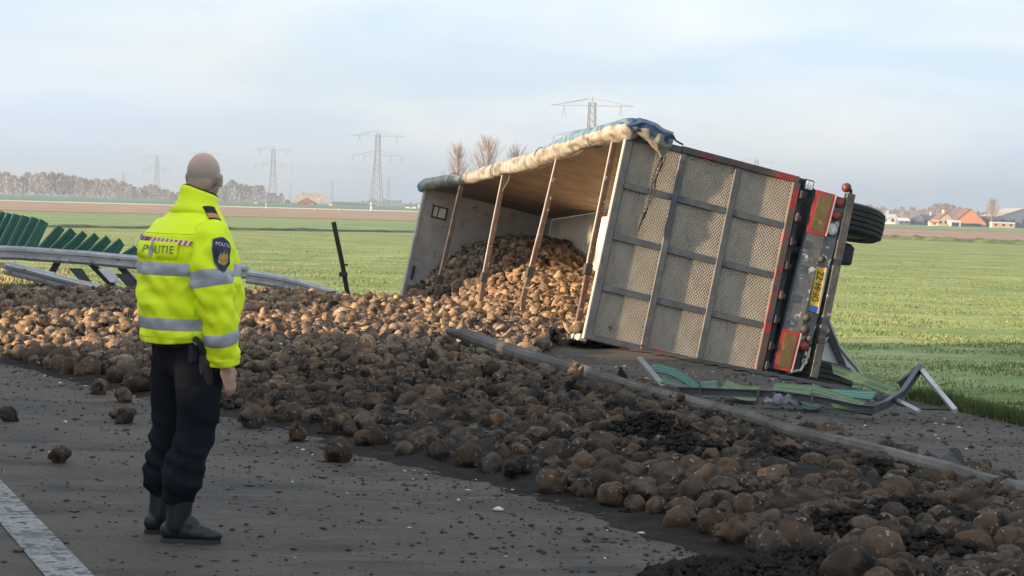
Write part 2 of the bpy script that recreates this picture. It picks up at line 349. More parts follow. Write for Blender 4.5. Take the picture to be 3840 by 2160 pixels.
# bows across the open top
for t, bend in ((.049, .01), (.27, -.05), (.525, .03), (.765, -.02)):
    z = -t*TL; mb = MB()
    pts = [(-2.235, 2.45, z), (-2.235+bend*.4, 1.6, z), (-2.235+bend, .85, z), (-2.235+bend*1.6, .5, z+.02), (-2.215+bend*.2, .02, z)]
    mb.extrude_profile(pts, [(-.035, -.03), (.035, -.03), (.035, .03), (-.035, .03)], up=(1, 0, 0)); bw = mb.build('cover_bow', RUST, trailer)
    mb = MB(); mb.extrude_profile([(p[0]-.036, p[1], p[2]+.02) for p in pts[:3]], [(-.014, -.006), (.014, -.006), (.014, .006), (-.014, .006)], up=(1, 0, 0)); mb.build('worn_edge', PALESTEEL, bw)
    mb = MB(); mb.box(-2.29+bend, -2.19+bend, .78, .92, z-.045, z+.045, bev=.01); mb.build('hinge_joint', DARKSTEEL, bw)
# tailgate
tg = MB(); 
for x0, x1, y0, y1 in ((-TH, -TH+.085, 0, TW), (-TH+.085, -1.56, TW-.075, TW), (-TH+.085, -1.56, 0, .075), (-.075, 0, .07, TW-.07)):
    tg.box(x0, x1, y0, y1, -.02, .05, bev=.006)
tail = tg.build('tailgate_frame', GREYSTEEL, trailer)
mb = MB(); mb.box(-TH-.014, -TH-.002, .0, TW, -.02, .05); mb.build('worn_edge', PALESTEEL, tail)
VB = (-1.52, -.80); HB = (.64, 1.26, 1.88)
for x in VB:
    mb = MB(); mb.box(x-.04, x+.04, .075, TW-.075, -.015, .055, bev=.006); mb.build('upright_bar', GREYSTEEL, tail)
for y in HB:
    for x0, x1 in ((-TH+.085, VB[0]-.04), (VB[0]+.04, VB[1]-.04), (VB[1]+.04, -.075)):
        mb = MB(); mb.box(x0, x1, y-.04, y+.04, -.015, .048, bev=.006); mb.build('cross_bar', GREYSTEEL, tail)
mb = MB(); mb.box(-1.56, 0.0, TW-.07, TW+.01, -.03, .06, bev=.006); mb.build('red_edge', REDWORN, tail)
mb = MB(); mb.box(-1.56, 0.0, -.01, .07, -.03, .06, bev=.006); mb.build('red_edge', REDWORN, tail)
mb = MB(); mb.box(-.07, .02, .07, TW-.07, .045, .07, bev=.005); mb.build('red_edge', REDWORN, tail)
part_box('lining_panel', TAILBACK, -TH+.08, -.07, .07, TW-.07, -.045, -.02, parent=tail)
# expanded metal: every strand is geometry, one shared mesh per panel size
def mesh_panel(w, h):
    pu, pv = .036, .046; nu = int(w/pu); nv = int(h/pv); pu = w/nu; pv = h/nv; mb = MB(); wd = .0055
    for j in range(nv):
        for i in range(nu):
            x, y = i*pu, j*pv
            for a, b in (((x, y+pv/2), (x+pu/2, y+pv)), ((x+pu/2, y+pv), (x+pu, y+pv/2)), ((x, y+pv/2), (x+pu/2, y)), ((x+pu/2, y), (x+pu, y+pv/2))):
                dx, dy = b[0]-a[0], b[1]-a[1]; L = math.hypot(dx, dy); px, py = -dy/L*wd, dx/L*wd
                if px < 0: px, py = -px, -py
                mb.add([(a[0]-px, a[1]-py, -.006), (b[0]-px, b[1]-py, -.006), (b[0]+px, b[1]+py, .012), (a[0]+px, a[1]+py, .012)], [(0, 1, 2, 3)])
    return mb
MESHM = mat('expanded_metal', (.48, .43, .37), (.62, .56, .48), 3., .6, metal=.2)
cols = [(-TH+.085, VB[0]-.04), (VB[0]+.04, VB[1]-.04), (VB[1]+.04, -.07)]; rows = [(.075, HB[0]-.04), (HB[0]+.04, HB[1]-.04), (HB[1]+.04, HB[2]-.04), (HB[2]+.04, TW-.075)]
pme = None
for cx0, cx1 in cols:
    for ry0, ry1 in rows:
        if pme is None: o = mesh_panel(.66, .54).build('mesh_panel', MESHM, tail); pme = o.data
        else: o = bpy.data.objects.new('mesh_panel', pme); COL.objects.link(o); o.parent = tail
        o.location = (cx0-.002, ry0-.002, .005); o.scale = ((cx1-cx0+.004)/.66, (ry1-ry0+.004)/.54, 1)
# hinge brackets along the floor edge
for y in (.18, .42, .75, 1.05, 1.42, 1.72, 2.02, 2.30):
    mb = MB(); mb.box(.0, .13, y-.03, y+.03, -.03, .045, bev=.006); mb.box(.04, .085, y-.055, y+.055, .0, .075, bev=.01); mb.build('hinge_bracket', DARKSTEEL if y not in (1.05, 2.02) else RUST, tail)
# chassis
mb = MB(); mb.box(.05, .12, .02, 2.48, -TL+.1, -.02); mb.build('underfloor', DARKSTEEL, trailer)
for y in (.80, 1.62):
    mb = MB(); mb.box(.12, .42, y, y+.012+.06, -TL+.4, -.12); mb.box(.40, .43, y-.05, y+.12, -TL+.4, -.12); mb.build('chassis_beam', DARKSTEEL, trailer)
for z in (-.4, -1.2, -2.4, -3.6, -4.8, -6.0, -7.2, -8.4):
    mb = MB(); mb.box(.12, .22, .05, 2.45, z-.05, z+.05); mb.build('cross_member', DARKSTEEL, trailer)
mb = MB(); mb.box(.12, .40, .12, 2.42, -.34, -.30); mb.build('rear_plate', DARKSTEEL, trailer)
mb = MB(); mb.box(.02, .16, 2.36, 2.52, -.35, -.05, bev=.02); mb.tube([(.1, 2.2, -.1), (.24, 2.3, -.12), (.26, 2.44, -.1)], .03, 8); mb.build('corner_casting', DARKSTEEL, trailer)
# rear bumper
bp_ = MB(); vs_ = []
def slant(x0, x1, x0b, x1b, y0, y1, z0, z1, mbx):
    """box whose x range differs at its two y ends"""
    mbx.add([(x0, y0, z0), (x1, y0, z0), (x1b, y1, z0), (x0b, y1, z0), (x0, y0, z1), (x1, y0, z1), (x1b, y1, z1), (x0b, y1, z1)],
            [(3, 2, 1, 0), (4, 5, 6, 7), (0, 1, 5, 4), (1, 2, 6, 5), (2, 3, 7, 6), (3, 0, 4, 7)])
slant(.165, .39, .255, .505, .16, 2.41, -.03, .045, bp_)
BUMPM = mat('chipped_grey_paint', (.10, .10, .102), (.17, .168, .165), 4., .7, .3, 30., spots=[((.55, .55, .53), 9., .62, .025), ((.5, .5, .48), 20., .68, .02)])
bumper = bp_.build('rear_bumper', BUMPM, trailer)
MARK = mat('faded_marker_board', (.12, .08, .035), (.20, .125, .035), 5., .5, spots=[((.32, .20, .02), 7., .62, .05), ((.12, .09, .05), 4., .56, .1)])
MARKR = mat('marker_border_red', (.36, .03, .025), (.46, .045, .03), 4., .5, spots=[((.20, .06, .04), 6., .60, .08)])
for y0, y1 in ((1.88, 2.405), (.165, .66)):
    xa = .165+.09*(y0-.16)/2.25; xb = .165+.09*(y1-.16)/2.25; wa = .225+.025*(y0-.16)/2.25; wb = .225+.025*(y1-.16)/2.25
    mb = MB(); slant(xa-.006, xa+wa+.004, xb-.006, xb+wb+.004, y0, y1, .045, .058, mb); bd = mb.build('marker_board', MARKR, bumper)
    mb = MB(); slant(xa+.034, xa+wa-.034, xb+.034, xb+wb-.034, y0+.04, y1-.04, .058, .064, mb); mb.build('reflective_field', MARK, bd)
    mb = MB(); slant(xa+wa+.004, xa+wa+.018, xb+wb+.004, xb+wb+.018, y0, y1, .035, .066, mb); mb.build('white_rim', PALESTEEL, bd)
# lamp carrier strip
mb = MB(); slant(.40, .60, .515, .67, .55, 2.40, -.06, .02, mb); lamp_bar = mb.build('lamp_carrier', BUMPM, trailer)
for x, y, r, mm, nm in ((.585, 2.33, .06, REDL, 'tail_lamp'), (.575, 2.165, .06, REDL, 'tail_lamp'), (.555, 1.985, .075, WHITEL, 'reversing_lamp'), (.50, .515, .062, REDL, 'tail_lamp')):
    mb = MB(); mb.lathe([(r*1.05, -.02), (r*1.12, .03), (r*1.12, .045), (r*.98, .05)], 24, 'z', (x, y, 0)); h_ = mb.build('lamp_housing', DARKSTEEL, trailer, smooth=False)
    mb = MB(); mb.lathe([(r, .045), (r*.97, .052), (r*.8, .057), (r*.4, .060), (.004, .061)], 24, 'z', (x, y, 0)); mb.build(nm, mm, h_, smooth=True)
for x, y, r in ((.50, 1.60, .045), (.46, .86, .05), (.47, .72, .06), (.55, .62, .045)):
    mb = MB(); mb.lathe([(r, -.03), (r, .06), (r*.7, .09), (r*.3, .10)], 16, 'z', (x, y, 0)); mb.build('buffer_knob', DARKSTEEL, lamp_bar, smooth=True)
# number plate reading OF-84-ZZ (reads upwards along the width)
PLATEM = mat('amber_plate', (.62, .36, .02), (.70, .43, .03), 6., .5, spots=[((.34, .22, .05), 9., .62, .08)])
plate = thing_part = bpy.data.objects.new('plate_mount', None)
mb = MB(); slant(.470, .590, .462, .582, .945, 1.50, .02, .035, mb); pb = mb.build('number_plate', PLATEM, trailer)
mb = MB(); slant(.472, .588, .471, .587, .947, 1.02, .035, .040, mb); mb.build('blue_country_strip', mat('plate_blue', (.03, .10, .42)), pb)
mb = MB(); slant(.584, .606, .576, .598, .94, 1.51, .015, .045, mb); mb.build('plate_rim', PALESTEEL, pb)
def text_mesh(body, size, extrude=0.0):
    c = bpy.data.curves.new('lettering', 'FONT'); c.body = body; c.size = size; c.extrude = extrude; c.align_x = 'CENTER'; c.align_y = 'CENTER'
    o = bpy.data.objects.new('tmp', c); COL.objects.link(o); dg = bpy.context.evaluated_depsgraph_get(); me = bpy.data.meshes.new_from_object(o.evaluated_get(dg))
    bpy.data.objects.remove(o); return me
tm = text_mesh('OF-84-ZZ', .112, .002)
for v in tm.vertices: v.co = Vector((v.co.x*.80, v.co.y*1.06, v.co.z))
tm.materials.clear(); tm.materials.append(mat('plate_black', (.012, .012, .012)))
to = bpy.data.objects.new('plate_lettering', tm); COL.objects.link(to); to.parent = pb; to.location = (.527, 1.262, .0385); to.rotation_euler = (0, 0, PI/2-.015)
# under-run bar
mb = MB(); slant(.66, .755, .665, .765, .17, 2.47, -.04, .06, mb); ub = mb.build('underrun_bar', mat('scuffed_dark_steel', (.05, .048, .046), (.11, .105, .10), 5., .7, .4, 20., spots=[((.36, .35, .33), 14., .66, .04)]), trailer)
for y in (.75, 1.75):
    mb = MB(); mb.box(.42, .68, y-.05, y+.05, -.30, -.04); mb.build('bracket', DARKSTEEL, ub)
for y in (.72, 1.80):
    mb = MB(); mb.box(.30, .42, y-.06, y+.06, -.5, -.03); mb.box(.42, .60, y-.04, y+.04, -.2, -.06); mb.build('bumper_bracket', DARKSTEEL, bumper)
# lower corner crumpled bits
mb = MB(); mb.tube([(.40, .17, .03), (.52, .22, .04), (.58, .40, .03), (.60, .52, 0)], .018, 8); mb.build('bent_strip', PALESTEEL, bumper)
mb = MB(); mb.box(.44, .56, .20, .60, -.05, .0, bev=.02); mb.lathe([(.05, 0), (.05, .03), (.035, .04)], 14, 'z', (.55, .36, .0)); mb.build('socket_box', DARKSTEEL, bumper)
mb = MB(); mb.lathe([(.035, .0), (.035, .012), (.022, .012), (.022, .0)], 16, 'z', (.545, .33, .04), cap=False); mb.build('ring', PALESTEEL, bumper)
# LED work lamp
mb = MB(); mb.box(.08, .21, 2.37, 2.51, -.02, .04, bev=.012); wlp = mb.build('work_lamp', DARKSTEEL, trailer)
mb = MB(); mb.box(.095, .195, 2.385, 2.495, .04, .048, bev=.003); mb.build('lens', WHITEL, wlp)
for i in range(3):
    for j in range(2):
        mb = MB(); mb.box(.102+.032*i, .124+.032*i, 2.393+.05*j, 2.437+.05*j, .048, .052, bev=.003); mb.build('led', mat('led_cell', (.75, .8, .85), rough=.1), wlp)
mb = MB(); mb.tube([(.20, 2.42, .0), (.25, 2.40, .0), (.27, 2.3, -.01)], .014, 8); mb.build('bracket', DARKSTEEL, wlp)
# marker ball on a stalk
mb = MB(); mb.lathe([(.005, -.062), (.035, -.05), (.058, -.02), (.06, .015), (.045, .045), (.015, .06)], 18, 'z', (.64, 2.53, .03)); mk = mb.build('side_marker_lamp', mat('dull_red_rubber', (.075, .016, .016), (.11, .025, .022), 20., .5), trailer, smooth=True)
mb = MB(); mb.tube([(.66, 2.52, .0), (.72, 2.52, .0), (.73, 2.44, .0)], .02, 8); mb.build('stalk', DARKSTEEL, mk)
# axles and wheels
def wheel(x, y0, z, w=.385, R=.52):
    root = bpy.data.objects.new('wheel', None); COL.objects.link(root); root.parent = trailer; root.location = (x, y0, z)
    prof = [(R*.56, .02), (R*.62, 0), (R*.86, .0), (R*.955, .03)]
    for g in range(5):
        a = .03+(w-.06)*(g+.12)/5; b = .03+(w-.06)*(g+.88)/5; cr = .012*(1-abs((g-2)/2.2)**2)
        prof += [(R-.018+cr-.02, a-.006), (R-.01+cr, a), (R-.01+cr, b), (R-.018+cr-.02, b+.006)]
    prof += [(R*.955, w-.03), (R*.86, w), (R*.62, w), (R*.56, w-.02)]
    mb = MB(); mb.lathe(prof, 56, 'y', cap=False); mb.build('tyre', RUBBER, root)
    mb = MB(); mb.lathe([(R*.57, .02), (R*.50, .06), (R*.30, .10), (R*.28, .16), (R*.12, .17), (R*.10, .05), (.01, .05)], 32, 'y'); mb.lathe([(R*.57, w-.02), (R*.55, w-.05), (R*.40, w-.16), (R*.25, w-.17), (R*.22, w-.06), (.01, w-.05)], 32, 'y'); mb.build('rim', GREYSTEEL, root, smooth=True)
    return root
for zz in (-1.0, -2.35, -3.7):
    for y0 in (.06, 2.09): wheel(1.16, y0, zz)
    mb = MB(); mb.lathe([(.075, .4), (.075, 2.15)], 16, 'y', (1.16, 0, zz)); mb.build('axle', DARKSTEEL, trailer, smooth=True)
    for y in (.80, 1.62):
        mb = MB(); mb.box(.42, 1.10, y-.02, y+.10, zz-.10, zz+.25); mb.build('suspension_hanger', DARKSTEEL, trailer)
mb = MB(); mb.lathe([(.17, .0), (.19, .02), (.19, .22), (.14, .26)], 20, 'y', (1.18, 1.74, -1.0)); mb.build('brake_drum', DARKSTEEL, trailer, smooth=True)
# pale mudguard behind the lower wheel
GUARD = mat('grey_white_mudguard', (.58, .57, .55), (.70, .69, .67), 4., .6, spots=[((.22, .19, .16), 5., .60, .12)])
mg = MB(); n_ = 12; vs_ = []
prof_ = [(1.18, 1.02), (1.30, .86), (1.42, .70), (1.58, .58), (1.74, .47), (1.84, .37), (1.84, .30), (1.70, .27)]
for i, (x, y) in enumerate(prof_):
    vs_ += [(x, y, -.95), (x+.02, y+.012, -.95), (x+.02, y+.012, -2.1), (x, y, -2.1)]
fs_ = [(0, 1, 2, 3)]
for i in range(len(prof_)-1):
    for k in range(4): fs_.append((i*4+k, i*4+(k+1) % 4, i*4+4+(k+1) % 4, i*4+4+k))
fs_.append(tuple(len(prof_)*4-4+k for k in range(4)))
mg.add(vs_, fs_)
mg.slab([(1.18, 1.02, -.97), (1.30, .86, -.97), (1.42, .70, -.97), (1.58, .58, -.97), (1.84, .37, -.97), (1.84, .30, -.97), (1.62, .26, -.97), (1.40, .40, -.97), (1.15, .48, -.97)], .02)
guard = mg.build('mudguard', GUARD, trailer)
mb = MB(); mb.tube([(x, y, -.95) for x, y in prof_], .018, 8); mb.build('mudguard_rim', PALESTEEL, guard, smooth=True)
mb = MB(); mb.slab([(1.20, .80, -.90), (1.25, .86, -.90), (1.58, .44, -.90), (1.52, .40, -.90)], .03); mb.build('stay', DARKSTEEL, guard)
mb = MB(); mb.slab([(1.05, .62, -.86), (1.22, .78, -.86), (1.20, .74, -.86), (1.10, .52, -.86)], .03); mb.slab([(1.05, .50, -.86), (1.15, .60, -.86), (1.22, .42, -.86)], .03); mb.build('broken_bracket', mat('white_metal', (.6, .61, .63), (.7, .7, .72)), guard)

# rolled cover along the upper edge
def tarp_mat():
    M = bpy.data.materials.new('cover_canvas'); M.use_nodes = True; n = M.node_tree.nodes; l = M.node_tree.links; b = n['Principled BSDF']; b.inputs['Roughness'].default_value = .6
    t = n.new('ShaderNodeTexCoord'); sx = n.new('ShaderNodeSeparateXYZ'); l.new(t.outputs['Object'], sx.inputs[0])
    nz_ = n.new('ShaderNodeTexNoise'); nz_.inputs['Scale'].default_value = 1.6; nz_.inputs['Detail'].default_value = 5; l.new(t.outputs['Object'], nz_.inputs['Vector'])
    ad = n.new('ShaderNodeMath'); ad.operation = 'MULTIPLY_ADD'; ad.inputs[1].default_value = 1.0; l.new(nz_.outputs['Fac'], ad.inputs[0]); 
    zm = n.new('ShaderNodeMapRange'); zm.inputs[1].default_value = -10.4; zm.inputs[2].default_value = .4; l.new(sx.outputs['Z'], zm.inputs[0]); 
    off = n.new('ShaderNodeMath'); off.operation = 'MULTIPLY_ADD'; l.new(nz_.outputs['Fac'], off.inputs[0]); off.inputs[1].default_value = .16; l.new(zm.outputs[0], off.inputs[2])
    r = n.new('ShaderNodeValToRGB'); e = r.color_ramp.elements
    e[0].position = 0; e[0].color = (.10, .25, .42, 1); e[1].position = 1.; e[1].color = (.30, .29, .27, 1)
    for p, c in ((.115, (.12, .29, .45)), (.13, (.30, .285, .26)), (.27, (.24, .242, .24)), (.30, (.26, .257, .245)), (.80, (.28, .272, .255)), (.90, (.34, .33, .31))):
        q = e.new(p); q.color = (*c, 1)
    l.new(off.outputs[0], r.inputs[0])
    # blue outside layer shows on the upper flank near the tail
    st = n.new('ShaderNodeMath'); st.operation = 'MULTIPLY_ADD'; l.new(nz_.outputs['Fac'], st.inputs[0]); st.inputs[1].default_value = .18; l.new(sx.outputs['Y'], st.inputs[2])
    g = n.new('ShaderNodeMath'); g.operation = 'GREATER_THAN'; l.new(st.outputs[0], g.inputs[0]); g.inputs[1].default_value = 2.64
    zg = n.new('ShaderNodeMath'); zg.operation = 'GREATER_THAN'; l.new(sx.outputs['Z'], zg.inputs[0]); zg.inputs[1].default_value = -4.2
    mu = n.new('ShaderNodeMath'); mu.operation = 'MULTIPLY'; l.new(g.outputs[0], mu.inputs[0]); l.new(zg.outputs[0], mu.inputs[1])
    mm = n.new('ShaderNodeMixRGB'); l.new(mu.outputs[0], mm.inputs['Fac']); l.new(r.outputs[0], mm.inputs['Color1']); mm.inputs['Color2'].default_value = (.10, .19, .27, 1)
    d = n.new('ShaderNodeTexNoise'); d.inputs['Scale'].default_value = 7; d.inputs['Detail'].default_value = 6; l.new(t.outputs['Object'], d.inputs['Vector'])
    dr = n.new('ShaderNodeValToRGB'); dr.color_ramp.elements[0].position = .35; dr.color_ramp.elements[0].color = (.40, .33, .27, 1); dr.color_ramp.elements[1].position = .6; dr.color_ramp.elements[1].color = (1, 1, 1, 1); l.new(d.outputs['Fac'], dr.inputs[0])
    m2 = n.new('ShaderNodeMixRGB'); m2.blend_type = 'MULTIPLY'; m2.inputs['Fac'].default_value = .9; l.new(mm.outputs[0], m2.inputs['Color1']); l.new(dr.outputs[0], m2.inputs['Color2']); l.new(m2.outputs[0], b.inputs['Base Color'])
    bpn = n.new('ShaderNodeBump'); bpn.inputs['Strength'].default_value = .4; bpn.inputs['Distance'].default_value = .03; l.new(d.outputs['Fac'], bpn.inputs['Height']); l.new(bpn.outputs[0], b.inputs['Normal'])
    return M
TARP = tarp_mat()
nr, nc = 120, 28; vs_ = []; fs_ = []
for i in range(nr):
    t = i/(nr-1); z = -TL-.28+(TL+.42)*t
    rr = np.interp(t, [0, .02, .06, .25, .45, .6, .75, .9, 1], [.08, .10, .095, .08, .10, .11, .12, .125, .11])
    sag = -.06*math.sin(PI*min(t/.9, 1))**2 + .02*math.sin(t*17) + np.interp(t, [0, .6, .8, 1], [0, 0, .05, .06])
    cinch = sum(math.exp(-((t-q)/.008)**2) for q in (.21, .45, .66, .875))
    rr *= 1-.18*cinch
    for k in range(nc):
        a = 2*PI*k/nc; fold = .05*math.sin(3*a+t*26)*.5+.24*mnoise.noise(Vector((math.cos(a)*1.3, math.sin(a)*1.3, t*15)))+.08*mnoise.noise(Vector((math.cos(a)*3, math.sin(a)*3, t*40)))+.10*(1-2*abs(mnoise.noise(Vector((math.cos(a)*1.5+t*9, math.sin(a)*1.5, t*22)))))
        q = rr*(1+fold); vs_.append((-2.255+q*math.cos(a)*1.05, 2.50+sag+q*math.sin(a)*1.0, z))
for i in range(nr-1):
    for k in range(nc): fs_.append((i*nc+k, i*nc+(k+1) % nc, (i+1)*nc+(k+1) % nc, (i+1)*nc+k))
fs_ += [tuple(range(nc)), tuple((nr-1)*nc+k for k in range(nc))]
roll = new_obj('rolled_cover', vs_, fs_, TARP, trailer, smooth=True)
for q in (.21, .45, .66, .875):
    z = -TL-.28+(TL+.42)*q; mb = MB(); s_ = -.06*math.sin(PI*min(q/.9, 1))**2+(.03 if q > .6 else 0)
    mb.tube([(-2.255+.108*math.cos(a)*1.05, 2.50+s_+.112*math.sin(a), z+.01*math.sin(3*a)) for a in np.linspace(0, 2*PI, 25)], .006, 6, cap=False); mb.build('strap', DARKSTEEL, roll)
# drape over the tailgate corner
def drape(rowsP, nm, material, parent, nn=18, th=.012):
    """bilinear sheet from rows of points with wrinkles"""
    R_ = [np.array(r, float) for r in rowsP]; ni = 22; vs = []; fs = []
    for i in range(ni):
        s = i/(ni-1)*(len(R_)-1); k = min(int(s), len(R_)-2); f = s-k; f = f*f*(3-2*f) if len(R_) > 2 else f; row = R_[k]*(1-f)+R_[k+1]*f
        for j in range(nn):
            u = j/(nn-1)*(len(row)-1); q = min(int(u), len(row)-2); p = row[q]*(1-(u-q))+row[q+1]*(u-q)
            w = .02*mnoise.noise(Vector((i*.22, j*.35, 3)))+.01*math.sin(j*1.1+i*.3)
            vs.append((p[0]+w*.4, p[1]+w*.5, p[2]+w))
    for i in range(ni-1):
        for j in range(nn-1): fs.append((i*nn+j, i*nn+j+1, (i+1)*nn+j+1, (i+1)*nn+j))
    o = new_obj(nm, vs, fs, material, parent, smooth=True)
    md = o.modifiers.new('thick', 'SOLIDIFY'); md.thickness = th
    return o
BLUET = mat('dark_blue_canvas', (.012, .028, .085), (.03, .06, .15), 3., .45, .4, 12., spots=[((.13, .20, .30), 3., .60, .12)])
GREYT = mat('grey_canvas', (.17, .155, .14), (.27, .25, .225), 4., .7, .4, 15.)
drape([[(-2.36, 2.60, -.35), (-2.15, 2.70, -.40), (-1.95, 2.66, -.40), (-1.70, 2.60, -.35)],
       [(-2.37, 2.60, .02), (-2.16, 2.71, .04), (-1.95, 2.69, .06), (-1.72, 2.63, .06)],
       [(-2.33, 2.55, .20), (-2.14, 2.64, .24), (-1.95, 2.60, .24), (-1.73, 2.58, .20)],
       [(-2.25, 2.50, .16), (-2.12, 2.53, .22), (-1.93, 2.50, .22), (-1.73, 2.46, .16)]], 'cover_end_flap', BLUET, roll)
drape([[(-2.28, 2.54, .19), (-2.12, 2.57, .235), (-1.95, 2.55, .235), (-1.735, 2.53, .19)],
       [(-2.20, 2.50, .16), (-2.08, 2.47, .20), (-1.93, 2.43, .21), (-1.74, 2.44, .16)],
       [(-2.06, 2.46, .10), (-1.98, 2.41, .14), (-1.88, 2.37, .15), (-1.76, 2.38, .11)],
       [(-1.92, 2.40, .08), (-1.87, 2.36, .11), (-1.82, 2.31, .11), (-1.78, 2.30, .09)]], 'torn_lining', GREYT, roll)
mb = MB()
for dx, ln, ph in ((0, .78, 0.), (.03, .62, 1.), (-.02, .95, 2.)):
    mb.tube([(-1.80+dx-.0*s-.07*s+.012*math.sin(s*9+ph), 2.33-ln*s, .09+.01*math.sin(s*7+ph)) for s in np.linspace(0, 1, 10)], .009, 6)
mb.tube([(-1.885, 1.62, .09), (-1.90, 1.50, .09), (-1.91, 1.40, .09)], [.02, .026, .012], 6); mb.build('hanging_cord', DARKSTEEL, roll)
mb = MB(); mb.tube([(-1.73, 2.60, .1), (-1.66, 2.55, .05), (-1.55, 2.53, .02)], .012, 6); mb.build('lashing', DARKSTEEL, roll)
mb = MB(); mb.tube([(-2.22, 2.40, -5.1), (-2.20, 2.30, -5.1), (-2.24, 2.18, -5.08), (-2.27, 2.10, -5.08)], .008, 6); mb.build('loose_cord', WOODGREY, roll)

# ------------------------------------------------------------------ sugar beets
def beet_shape(n, mr, seed, el):
    """ring mesh: crown to root tip"""
    vs = []; prof = []
    for i in range(mr+1):
        t = i/mr
        z = 1-2*t
        if t <= .5: r = math.sin(PI*t*.96+.06)**.75
        else: r = math.sin(PI*min(t*.97, .985))**1.05
        if i == 0: r = .004; z = .97
        if i == mr: r = .004; z = -1.28
        prof.append((r, z*el))
    o = Vector((seed*7.3, seed*3.1, 0))
    for i, (r, z) in enumerate(prof):
        for k in range(n):
            a = 2*PI*(k+.5*(i % 2))/n; p = Vector((r*math.cos(a), r*math.sin(a), z)); nn = mnoise.noise(p*1.2+o)*.26+mnoise.noise(p*2.8+o)*.09
            p = p*(1+nn); vs.append(tuple(p))
    fs = []
    for i in range(mr):
        for k in range(n): fs.append((i*n+k, (i+1)*n+k, (i+1)*n+(k+1) % n, i*n+(k+1) % n))
    return np.array(vs), np.array(fs)
LOW = [beet_shape(10, 6, i, .95+.5*((i*37) % 10)/10) for i in range(12)]
MID = [beet_shape(16, 10, i+20, .95+.5*((i*53) % 10)/10) for i in range(12)]
HI = [beet_shape(26, 18, i+40, 1.0+.5*((i*29) % 10)/10) for i in range(30)]
def rand_rot(flat=.35):
    ax = rng.normal(size=3); ax[2] *= flat
    z = ax/np.linalg.norm(ax); x = np.cross(z, rng.normal(size=3)); x /= np.linalg.norm(x); y = np.cross(z, x)
    return np.stack([x, y, z], 1)

# outside pile footprint
NEAR = np.array([(-9.5, 22.6), (-7.2, 21.0), (-5.1, 19.6), (-4.58, 18.9), (-3.3, 16.9), (-2.2, 15.4), (-1.35, 14.2), (-.88, 13.1), (-.2, 12.2), (.31, 11.4), (.75, 10.5), (1.02, 9.75), (1.28, 9.0), (1.5, 8.2), (1.7, 7.4)])
FAR = np.array([(3.4, 7.4), (3.5, 9.5), (3.15, 11.6), (2.38, 14.2), (1.45, 17.2), (.58, 20.0), (.18, 21.6), (.45, 23.1), (.3, 25.2), (-.5, 28.), (-1.2, 30.5), (-1.9, 33.0), (-3.0, 33.6), (-4.6, 32.7), (-6.5, 31.8), (-9.8, 31.2)])
POLY = np.vstack([NEAR, FAR])
def in_poly(x, y, P_=POLY):
    c = np.zeros(np.shape(x), bool); n = len(P_)
    for i in range(n):
        x0, y0 = P_[i]; x1, y1 = P_[(i+1) % n]
        c ^= ((y0 > y) != (y1 > y)) & (x < (x1-x0)*(y-y0)/((y1-y0) if y1 != y0 else 1e-9)+x0)
    return c
def seg_dist(x, y, P_):
    best = np.full(np.shape(x), 1e9)
    for (x0, y0), (x1, y1) in zip(P_[:-1], P_[1:]):
        dx, dy = x1-x0, y1-y0; t = np.clip(((x-x0)*dx+(y-y0)*dy)/(dx*dx+dy*dy), 0, 1); best = np.minimum(best, np.hypot(x-x0-t*dx, y-y0-t*dy))
    return best
def pile_h(x, y):
    dn = seg_dist(x, y, NEAR); df = seg_dist(x, y, FAR[:8]); 
    h = .13*smooth01(dn/2.6)*smooth01(df/1.3)
    h = h*(.62+.38*smooth01((y-12)/6)) + .05*smooth01((y-20)/4)*smooth01(dn/3)
    h = h*(.06+.94*smooth01(seg_dist(x, y, FAR[11:])/4.5))
    return h
def vnoise(x, y, s, o=0): return np.array([mnoise.noise(Vector((a*s, b*s, o))) for a, b in zip(np.ravel(x), np.ravel(y))]).reshape(np.shape(x))

placed = []     # (pos, radius, rot, priority)
def scatter(n_try, xr, yr, cell, rad):
    grid = {}; out = []
    X = rng.uniform(*xr, n_try); Y = rng.uniform(*yr, n_try); ok = in_poly(X, Y); X = X[ok]; Y = Y[ok]
    Hh = pile_h(X, Y); G = np.maximum(ground_h(X, Y), -.0-.5); G = np.where(edge_dist(X, Y) < 0, 0, G); Nn = vnoise(X, Y, 1.1); DN = seg_dist(X, Y, NEAR)
    for x, y, h, g, nn, dn in zip(X, Y, Hh, G, Nn, DN):
        if dn < 1.5 and rng.random() < .85*(1-dn/1.5)**1.3: continue
        if y < 16 and rng.random() < .62*smooth01((16.5-y)/3): continue
        r = rad()*(1.12 if y > 17 else 1.0)*(1+.36*smooth01((14.5-y)/3.5)); sp = r*1.28; key = (int(x/.25), int(y/.25)); bad = False
        for i in (-1, 0, 1):
            for j in (-1, 0, 1):
                for (a, b, rr) in grid.get((key[0]+i, key[1]+j), ()):
                    if (a-x)**2+(b-y)**2 < ((rr+r)*.70)**2: bad = True; break
                if bad: break
            if bad: break
        if bad: continue
        grid.setdefault(key, []).append((x, y, r))
        z = g+max(r*.78, h*(1+.35*nn)+r*.30+rng.uniform(-.03, .06))
        out.append((np.array([x, y, z]), r))
    return out
def brad(): return float(np.clip(rng.normal(.056, .013), .030, .095))
outer = scatter(230000, (-9.8, 3.6), (7.4, 33.7), .2, brad)
# second loose layer
for p, r in list(outer):
    if rng.random() < .14 and p[2] > .14: outer.append((p+np.array([rng.uniform(-.08, .08), rng.uniform(-.08, .08), r*1.0]), brad()))
